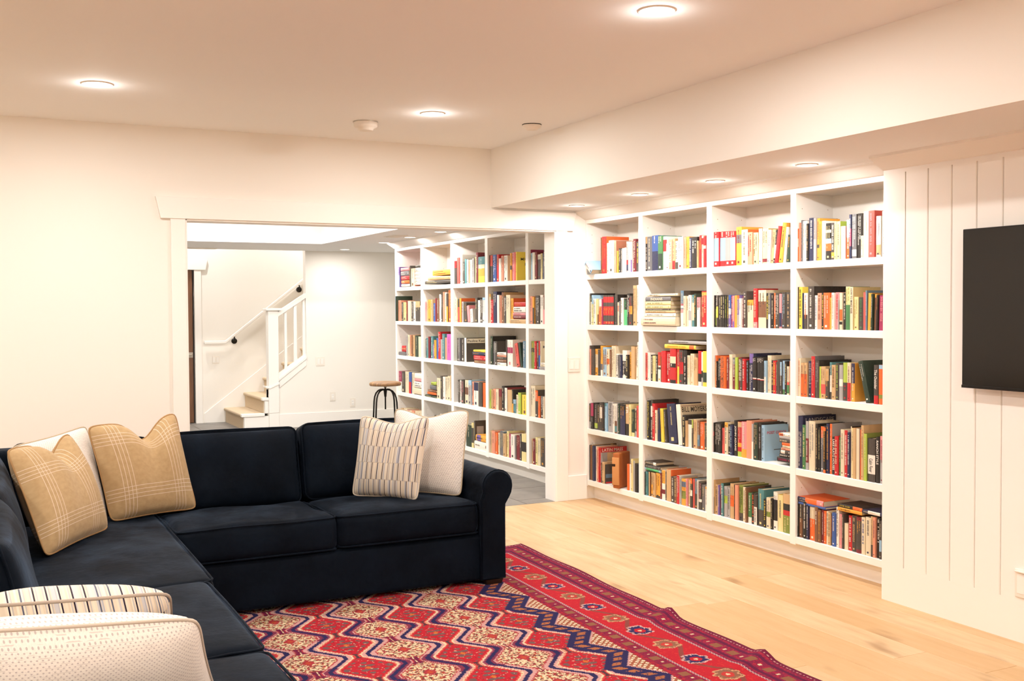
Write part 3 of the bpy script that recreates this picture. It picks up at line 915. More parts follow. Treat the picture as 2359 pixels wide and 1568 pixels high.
# ================================================================ THROW PILLOWS
def fabric_base(name, rough=.95):
    m, nt, b = new_mat(name); b.inputs['Roughness'].default_value = rough; b.inputs['Specular IOR Level'].default_value = .1
    b.inputs['Sheen Weight'].default_value = .15
    x, y, z = xyz(nt, coords(nt, 'UV'))
    return m, nt, b, x, y
def m_plaid():
    m, nt, b, x, y = fabric_base('tan_plaid_linen')
    n = noise_e(nt, x, y, 45); n2 = noise_e(nt, x * 1.0, y * 9.0, 60)
    c = mixc(nt, n, lin('#a98d66'), lin('#c4aa82')); c = mixc(nt, n2 * .35, c, lin('#9a7e55'))
    def grp(t):
        a = None
        for cen in (.095, .365):
            for k in range(4):
                l = (t - (cen - .027 + .018 * k)).abs() < .0013
                a = l if a is None else a.mx(l)
        return a
    lines = grp(x).mx(grp(y - .02))
    c = mixc(nt, lines * .62, c, lin('#e9d9cb'))
    nt.links.new(c, b.inputs['Base Color']); bump(nt, b, n2, .3, .002)
    return m
def m_dots():
    m, nt, b, x, y = fabric_base('white_dotted_weave')
    u = (x + y * .15) / .0125; v = y / .0085
    row = v.floor(); off = (row * .5).fract()
    a = ((u + off).fract() - .5) * 1.25; bb = (v.fract() - .5)
    dot = (a * a + bb * bb) < .055
    dash = (bb.abs() > .40) * (noise_e(nt, x, y * 6.0, 30) > .56)
    n = noise_e(nt, x, y, 240)
    c = mixc(nt, n, lin('#d6cfc6'), lin('#ece7e0'))
    c = mixc(nt, dot * .6, c, lin('#94878a')); c = mixc(nt, dash * .4, c, lin('#a09390'))
    nt.links.new(c, b.inputs['Base Color']); bump(nt, b, dot, .4, .002)
    return m
def m_stripes():
    m, nt, b, x, y = fabric_base('striped_weave')
    rowh = .082
    r = (y / rowh).floor()
    jit = (r * 12.9898).sin() * 43.7
    xs = x + jit.fract() * .013 + (r * .35).fract() * .02
    fine = (xs / .0055); fid = fine.floor()
    rnd = ((fid * 17.13 + r * 3.7).sin() * 437.5).fract()
    c = mixc(nt, rnd, lin('#cfc2ad'), lin('#e9dfce'))
    c = mixc(nt, (rnd > .80) * .7, c, lin('#a9aebb'))
    big = (xs / .031); bid = big.floor(); br = ((bid * 9.7 + r * 5.1).sin() * 731.3).fract()
    line = ((big.fract() - .5).abs() < .065)
    dark = mixc(nt, br > .55, mixc(nt, br > .25, lin('#8a7f78'), lin('#54596c')), lin('#2a2130'))
    c = mixc(nt, line, c, dark)
    mid = ((xs / .0155).floor() * 7.3 + r * 2.9).sin() * 291.7
    l2 = (((xs / .0155).fract() - .5).abs() < .1) * (mid.fract() > .45)
    c = mixc(nt, l2 * .6, c, lin('#9298a8'))
    c = mixc(nt, (((y / rowh).fract() - .5).abs() > .475) * .35, c, lin('#a89c8c'))
    nt.links.new(c, b.inputs['Base Color']); bump(nt, b, rnd, .2, .002)
    return m
PLAID, DOTS, STRIPE = m_plaid(), m_dots(), m_stripes()
def pillow(label, mat, pipe_hex, BL, BR, TR, TL, T=.075, chop=None, group='throw pillows on the sofa', pinch=.045, flip=False):
    c4 = [Vector(p) for p in (BL, BR, TR, TL)]
    cen = sum(c4, Vector()) / 4
    size = ((c4[1] - c4[0]).length + (c4[2] - c4[3]).length) / 2
    N = 30
    nrm = ((c4[1] - c4[0]) + (c4[2] - c4[3])).cross((c4[3] - c4[0]) + (c4[2] - c4[1])).normalized()
    def mid(u, v):
        # pinched outline: sides drawn in, corners left as ears
        cu_, cv_ = abs(2 * u - 1), abs(2 * v - 1)
        rd_ = 1 - .055 * (cu_ * cv_) ** 9
        uu = .5 + (u - .5) * (1 - pinch * (1 - (2 * v - 1) ** 2)) * rd_
        vv = .5 + (v - .5) * (1 - pinch * (1 - (2 * u - 1) ** 2)) * rd_
        p = c4[0] * (1 - uu) * (1 - vv) + c4[1] * uu * (1 - vv) + c4[2] * uu * vv + c4[3] * (1 - uu) * vv
        if chop:
            cu, dep, w = chop
            p = p - Vector((0, 0, 1)) * dep * math.exp(-((u - cu) / w) ** 2) * v ** 3
        return p
    def th(u, v):
        a = max(0, 1 - abs(2 * u - 1) ** 2.2); b_ = max(0, 1 - abs(2 * v - 1) ** 2.2)
        t = T * (a * b_) ** .5
        t *= 1 + .10 * math.sin(7 * u + 3 * v) * a * b_
        if chop:
            cu, dep, w = chop
            t *= 1 - .45 * math.exp(-((u - cu) / (w * .55)) ** 2) * max(0, v - .35)
            t += .018 * math.exp(-((u - cu - .24) / .12) ** 2) * v * a * b_ + .018 * math.exp(-((u - cu + .24) / .12) ** 2) * v * a * b_
        return t
    vs = []; uv = []; fs = []
    for s in (1, -1):
        for j in range(N + 1):
            for i in range(N + 1):
                u = .5 - .5 * math.cos(math.pi * i / N) if False else i / N; v = j / N
                vs.append(mid(u, v) + nrm * th(u, v) * s - cen); uv.append((u * size, v * size))
    n1 = (N + 1) ** 2
    for s in (0, 1):
        for j in range(N):
            for i in range(N):
                q = s * n1 + j * (N + 1) + i
                f = (q, q + 1, q + N + 2, q + N + 1)
                fs.append(f if s == 0 else tuple(reversed(f)))
    o = mk('throw_pillow', vs, fs, mat, None, True, cen)
    l = o.data.uv_layers.new(name='UVMap')
    for lp in o.data.loops: l.data[lp.index].uv = uv[lp.vertex_index]
    tag(o, label, 'pillow', group)
    rim = [mid(i / N, 0) for i in range(N)] + [mid(1, i / N) for i in range(N)] + [mid(1 - i / N, 1) for i in range(N)] + [mid(0, 1 - i / N) for i in range(N)]
    MB().tube([p - cen for p in rim], .0045, 6, True).build('piping', plain('pillow_piping_' + pipe_hex, '#' + pipe_hex, .9, .1), o, smooth=True)
    return o
pillow('dotted white pillow half hidden behind the leftmost plaid pillow', DOTS, 'b8a890', (.30, 5.00, .445), (.55, 5.42, .445), (.475, 5.62, .892), (.125, 5.22, .852), .06)
pillow('tan plaid pillow with dented top, leftmost on the sofa', PLAID, 'a8865e', (.235, 4.70, .450), (.53, 5.20, .450), (.372, 5.28, .895), (.098, 4.88, .880), .095, (.62, .085, .17))
pillow('tan plaid pillow with dented top in the corner of the sofa', PLAID, 'a8865e', (.552, 5.35, .450), (.985, 5.53, .446), (.90, 5.62, .935), (.462, 5.47, .900), .095, (.60, .10, .17))
pillow('dotted white pillow behind the striped one against the rolled arm', DOTS, 'b8a890', (2.03, 5.52, .45), (2.300, 5.20, .450), (2.425, 5.36, .895), (2.075, 5.60, .905), .085, (.45, .04, .25))
pillow('cream pillow with dashed navy stripes at the right end of the sofa', STRIPE, 'd8ccba', (1.79, 5.50, .450), (2.045, 5.19, .450), (2.165, 5.30, .880), (1.825, 5.44, .890), .085, (.5, .035, .3))
pillow('striped pillow at the lower left behind the foreground dotted pillow', STRIPE, 'b0a294', (.50, 3.12, .47), (-.06, 2.98, .47), (-.08, 2.68, .79), (.43, 2.80, .735), .11, None, 'throw pillows on the sofa', .03)
pillow('large dotted white pillow in the lower left foreground', DOTS, 'c8bcae', (.535, 2.72, .46), (-.18, 2.55, .46), (-.17, 2.34, .835), (.445, 2.50, .745), .125, None, 'throw pillows on the sofa', .03)

# ================================================================ BOOKS
PAL = {'K': ('1d1a18', 'black'), 'k': ('453f3a', 'charcoal'), 'W': ('efe8dc', 'white'), 'C': ('e0d2b4', 'cream'), 'B': ('c9a678', 'tan'),
       'N': ('7a5238', 'brown'), 'R': ('bf1f26', 'red'), 'r': ('741c27', 'maroon'), 'O': ('e0662a', 'orange'), 'A': ('e3a13a', 'amber'),
       'Y': ('ead04c', 'yellow'), 'G': ('437a48', 'green'), 'g': ('22392c', 'dark green'), 'l': ('a9bf4a', 'lime green'), 'U': ('35589c', 'blue'),
       'u': ('20274a', 'navy'), 'S': ('97bcd6', 'light blue'), 'T': ('4a8287', 'teal'), 'P': ('df8f92', 'pink'), 'M': ('a02f58', 'plum'),
       'V': ('7660a0', 'violet'), 'E': ('a6a3a2', 'grey'), 'e': ('68676a', 'dark grey'), 'I': ('e2d396', 'pale yellow'), 'L': ('dd9377', 'salmon'),
       'H': ('d4574f', 'coral'), 'J': ('55b878', 'mint green'), 'Q': ('5c7a90', 'slate blue'), 'X': ('dd5fae', 'bright pink'), 'o': ('7d8a3c', 'olive')}
for k in list(PAL): PAL[k] = (lin(PAL[k][0]), PAL[k][1])
DARK = set('KkRrNGgUuTMVeQoO')
ORD = ['first', 'second', 'third', 'fourth', 'fifth', 'sixth', 'seventh', 'eighth', 'ninth', 'tenth', 'eleventh', 'twelfth', 'thirteenth', 'fourteenth', 'fifteenth',
       'sixteenth', 'seventeenth', 'eighteenth', 'nineteenth', 'twentieth', 'twenty-first', 'twenty-second', 'twenty-third', 'twenty-fourth', 'twenty-fifth', 'twenty-sixth', 'twenty-seventh', 'twenty-eighth', 'twenty-ninth', 'thirtieth']

_TX = {}
def text_geo(s):
    """glyph outlines of s as triangles, scaled to a 1 x 1 box"""
    if s in _TX: return _TX[s]
    cu = bpy.data.curves.new('t', 'FONT'); cu.body = s; cu.resolution_u = 2; cu.offset = .012
    ob = bpy.data.objects.new('t', cu); COL.objects.link(ob)
    dg = bpy.context.evaluated_depsgraph_get()
    me = bpy.data.meshes.new_from_object(ob.evaluated_get(dg))
    vs = [v.co.copy() for v in me.vertices]; fs = [tuple(p.vertices) for p in me.polygons]
    bpy.data.objects.remove(ob); bpy.data.curves.remove(cu); bpy.data.meshes.remove(me)
    x0 = min(v.x for v in vs); x1 = max(v.x for v in vs); y0 = min(v.y for v in vs); y1 = max(v.y for v in vs)
    _TX[s] = ([((v.x - x0) / (x1 - x0), (v.y - y0) / (y1 - y0)) for v in vs], fs, (x1 - x0) / (y1 - y0))
    return _TX[s]

def parse(tok):
    """one book record -> dict"""
    t = tok.split(); d = dict(b=[], m=None, t=None, c=None, d=None, k=0.0, o=0.0, x=[], H=False, rz=0.0, n=None)
    if t[0] == 'H': d['H'] = True; d['box'] = tuple(float(v) for v in t[1:5]); d['col'] = t[5]; i = 6
    else: d['box'] = tuple(float(v) for v in t[:3]); d['col'] = t[3]; i = 4
    while i < len(t):
        a = t[i]
        if a == 'b': d['b'].append((float(t[i + 1]), float(t[i + 2]), t[i + 3])); i += 4
        elif a == 'm':
            if i + 3 < len(t) + 0 and i + 2 < len(t) and t[i + 2].replace('.', '').isdigit(): d['m'] = (t[i + 1], float(t[i + 2]), float(t[i + 3])); i += 4
            else: d['m'] = (t[i + 1], .06, .72); i += 2
        elif a == 't': d['t'] = (t[i + 1].replace('_', ' '), t[i + 2], float(t[i + 3]), float(t[i + 4])); i += 5
        elif a == 'x': d['x'].append((t[i + 1].replace('_', ' '), t[i + 2], float(t[i + 3]), float(t[i + 4]), float(t[i + 5]), float(t[i + 6]))); i += 7
        elif a in 'cn': d[a] = t[i + 1]; i += 2
        else: d[{'d': 'd', 'k': 'k', 'o': 'o', 'z': 'rz'}[a]] = float(t[i + 1]); i += 2
    return d

def book_geo(w, h, dep, rec, rnd):
    """cover+spine, pages, lettering in local axes: x along the shelf, y into it, z up; origin bottom centre of the spine"""
    base = PAL[rec['col']][0]; cov = PAL[rec['c']][0] if rec['c'] else base
    bt = min(.0022, w * .16)          # board thickness
    C = MB(); P = MB(); T = MB()
    hw = w / 2
    cuts = sorted({0.0, 1.0} | {1 - f for (a, b_, c) in rec['b'] for f in (a, b_)})
    bul = min(.004, w * .12)          # rounded spine
    for z0, z1 in zip(cuts[:-1], cuts[1:]):
        zm = 1 - (z0 + z1) / 2; col = base
        for (a, b_, c) in rec['b']:
            if a <= zm <= b_: col = PAL[c][0]
        Z0, Z1 = z0 * h, z1 * h
        pr = [(-hw, bul), (-hw * .6, bul * .25), (0, 0), (hw * .6, bul * .25), (hw, bul)]
        for p, q in zip(pr[:-1], pr[1:]):
            C.add([(p[0], p[1], Z0), (q[0], q[1], Z0), (q[0], q[1], Z1), (p[0], p[1], Z1)], [(0, 1, 2, 3)], col)
    ib = bul + .0015
    for s in (-1, 1):
        x0, x1 = (hw - bt, hw) if s > 0 else (-hw, -hw + bt)
        C.add([(x0, bul, 0), (x1, bul, 0), (x1, dep, 0), (x0, dep, 0), (x0, bul, h), (x1, bul, h), (x1, dep, h), (x0, dep, h)],
              [(0, 3, 2, 1), (4, 5, 6, 7), (1, 2, 6, 5), (2, 3, 7, 6), (3, 0, 4, 7)], cov)
    # spine caps top and bottom
    C.add([(-hw, bul, h), (hw, bul, h), (hw, ib, h), (-hw, ib, h), (0, 0, h)], [(0, 4, 1, 2, 3)], base)
    C.add([(-hw, bul, 0), (hw, bul, 0), (hw, ib, 0), (-hw, ib, 0), (0, 0, 0)], [(3, 2, 1, 4, 0)], base)
    tp = min(.004, h * .02)
    P.box(-hw + bt, hw - bt, ib, dep - .004, tp * .4, h - tp)
    # lettering on the spine
    def put(s, col, f0, f1, wid=.62):
        g, fs, asp = text_geo(s)
        L = (f1 - f0) * h; H_ = min(w * wid, L / asp * 2.2)
        L = min(L, H_ * asp * 1.5)
        zc = h * (1 - (f0 + f1) / 2)
        T.add([((y - .5) * H_, -.0005, zc + L / 2 - x * L) for (x, y) in g], fs, PAL[col][0])
    if rec['t']: put(*rec['t'])
    elif rec['m'] or rnd.random() < .8:
        mcol, f0, f1 = rec['m'] or (rnd.choice('WWICA') if rec['col'] in DARK else rnd.choice('KkNru'), .08, rnd.uniform(.4, .75))
        rows = 1 if w < .028 else rnd.choice((1, 2, 2))
        strong = rec['m'] is not None
        for rw in range(rows):
            hh = min(.0125, w * (.42 if strong else .30) / rows)
            xc = (rw - (rows - 1) / 2) * w * .38
            z = h * (1 - f0); ze = h * (1 - f1 * (1 if rw == 0 else .8))
            def bar(xa, xb, za, zb):
                T.add([(xa, -.0005, za), (xb, -.0005, za), (xb, -.0005, zb), (xa, -.0005, zb)], [(0, 3, 2, 1)], PAL[mcol][0])
            while z > ze:
                if rnd.random() < .15: z -= hh * .6; continue
                ln = hh * rnd.uniform(.5, .75); st_ = hh * .2; xa, xb = xc - hh / 2, xc + hh / 2
                kind_ = rnd.randrange(4)          # worn letter shapes too small to read
                bar(xa, xb, z, z - st_)
                if kind_ != 1: bar(xa, xb, z - ln + st_, z - ln)
                if kind_ in (0, 3): bar(xb - st_, xb, z, z - ln)
                if kind_ in (1, 2): bar(xc - st_ / 2, xc + st_ / 2, z, z - ln)
                if kind_ == 3: bar(xa, xa + st_, z, z - ln)
                z -= ln + hh * .2
        if rnd.random() < .6:
            s_ = w * .16; zb = h * .06
            T.add([(-s_, -.0005, zb), (s_, -.0005, zb), (s_, -.0005, zb + s_ * 1.6), (-s_, -.0005, zb + s_ * 1.6)], [(0, 1, 2, 3)], PAL[mcol][0])
    # lettering on the exposed cover
    for (s, col, z0, z1, y0, y1) in rec['x']:
        if s == '#':
            T.add([(hw + .0004, y0 * dep, z0 * h), (hw + .0004, y1 * dep, z0 * h), (hw + .0004, y1 * dep, z1 * h), (hw + .0004, y0 * dep, z1 * h)], [(0, 1, 2, 3)], PAL[col][0])
        else:
            g, fs, asp = text_geo(s)
            T.add([(hw + .0008, (y0 + (y1 - y0) * x) * dep, (z0 + (z1 - z0) * y) * h) for (x, y) in g], fs, PAL[col][0])
    return C, P, T

V = dict(A=(1330, 520, 7.610), B=(1630, 480, 5.754), C=(1340, 640, 7.863), D=(1630, 640, 5.754), E=(1340, 770, 7.863), F=(1630, 790, 5.754),
         G=(1340, 895, 7.863), H=(1630, 930, 5.754), I=(1340, 1010, 7.863), J=(1630, 1080, 5.754),
         a=(900, 520, 6.535), b=(1100, 520, 6.535), c=(900, 740, 6.274), d=(1100, 740, 6.27), e=(1040, 940, 6.533))
XF = XB + .014
def pp(v, x, y):
    x0, y0, s = V[v]; q = unproj(x0 + x / s, y0 + y / s, 0, XF); return q.y, q.z

def place(cell, shz, uprights, sink):
    """cell: (view, bay, row, data)"""
    v, bay, row, data = cell
    z0 = shz[row] + SHT + .0006
    zmax = (shz[row - 1] if row else TOPZ) - .008
    yl, yr = uprights[bay][0] - .002, uprights[bay + 1][1] + .002       # far, near limits
    recs = [parse(t) for t in data.replace('\n', ';').split(';') if t.strip()]
    st_n = 0; hz_n = 0; cur = yl; level = {}
    flats = [r for r in recs if r['H']]; 
    for r in recs:
        rnd = random.Random((bay * 7 + row) * 1000 + int(r['box'][0]) + ord(v))
        if r['H']:
            x0, x1, t, b = r['box']
            a, _ = pp(v, x0, (t + b) / 2); c, _ = pp(v, x1, (t + b) / 2)
            a = min(a, yl); c = max(c, yr)
            _, zt = pp(v, (x0 + x1) / 2, t); _, zb = pp(v, (x0 + x1) / 2, b)
            zb = max(zb, z0)
            key = round((x0 + x1) / 2)
            w = max(.008, zt - zb); h = max(.03, a - c); dep = r['d'] or min(.23, h * .72 + .05)
            yield ('flat', r, w, h, dep, (XF + r['o'], c, zb + w / 2), hz_n, rnd); hz_n += 1
        else:
            x0, x1, t = r['box']
            k = R(r['k'])
            a, _ = pp(v, x0, t + 150); c, _ = pp(v, x1, t + 150)
            if not k:
                a = min(a, cur - .0003); c = max(min(c, a - .006), yr)
                if a - c < .004: c = a - .004
                cur = c
            else: cur = min(cur, c)
            w = a - c - .0006
            _, zt = pp(v, (x0 + x1) / 2, t)
            h = min(zt, zmax) - z0
            if k: h = h / math.cos(k) - w * math.sin(abs(k)) * .5
            h = max(.05, h); dep = r['d'] or min(.24, max(.11, h * (.62 + .12 * rnd.random())))
            jit = r['o'] if r['o'] else rnd.uniform(-.004, .008)
            zz = z0 + abs(math.sin(k)) * w / 2
            yield ('up', r, w, h, dep, (XF + jit, (a + c) / 2, zz), st_n, rnd); st_n += 1

BAYW = ['first bay from doorway', 'second bay from doorway', 'third bay from doorway', 'bay beside boarded wall']
ROWW = ['top shelf', 'second shelf', 'third shelf', 'fourth shelf', 'bottom shelf']
NB = [0]
mass = MB()
def into_mass(kind, r, loc, C, P, T):
    rot = (0, R(r['k']), R(-90 + r['rz'])) if kind == 'up' else (0, R(-90), R(-90))
    M_ = Matrix.Translation(loc) @ Euler(rot).to_matrix().to_4x4()
    for g, cc in ((C, None), (P, lin('#d8caae')), (T, None)):
        b0 = len(mass.v)
        mass.v += [tuple(M_ @ Vector(p)) for p in g.v]; mass.f += [tuple(i + b0 for i in f) for f in g.f]; mass.c += (g.c if cc is None else [cc] * len(g.f))
def shown(w, h, loc, r):
    """how large a spine is in the photograph (its area seen from the viewer)"""
    if r['x'] or r['t']: return 1e9
    d = Vector(loc) - CAM_P
    return w * h / d.length_squared * abs(d.normalized().x)
def real_books(cell, least):
    v, bay, row, data = cell
    for (kind, r, w, h, dep, loc, idx, rnd) in place(cell, SHZ, NEAR, None):
        if shown(w, h, loc, r) < least:
            into_mass(kind, r, loc, *book_geo(w, h, dep, r, rnd)); continue
        C, P, T = book_geo(w, h, dep, r, rnd)
        rot = (0, R(r['k']), R(-90 + r['rz'])) if kind == 'up' else (0, R(-90), R(-90))
        o = C.build('book', MAT['book'], None, loc=loc, rot=rot)
        pg = P.build('pages', MAT['pages'], o)
        if T.v: T.build('lettering', MAT['book'], o)['kind'] = 'stuff'
        cn = PAL[r['col']][1]
        size = 'thick ' if w > .040 else ('slim ' if w < .014 else ('tall ' if h > .265 else ('short ' if h < .185 else '')))
        extra = ''
        if r['n']: extra = ' ' + r['n'].replace('_', ' ')
        if kind == 'up':
            lab = f"{size}{cn} book{extra}, {ORD[idx]} upright from left, {ROWW[row]}, {BAYW[bay]}"
        else:
            lab = f"{cn} book lying flat, {ORD[idx]} from top of pile, {ROWW[row]}, {BAYW[bay]}"
        tag(o, lab, 'book', 'books on the near bookcase'); NB[0] += 1

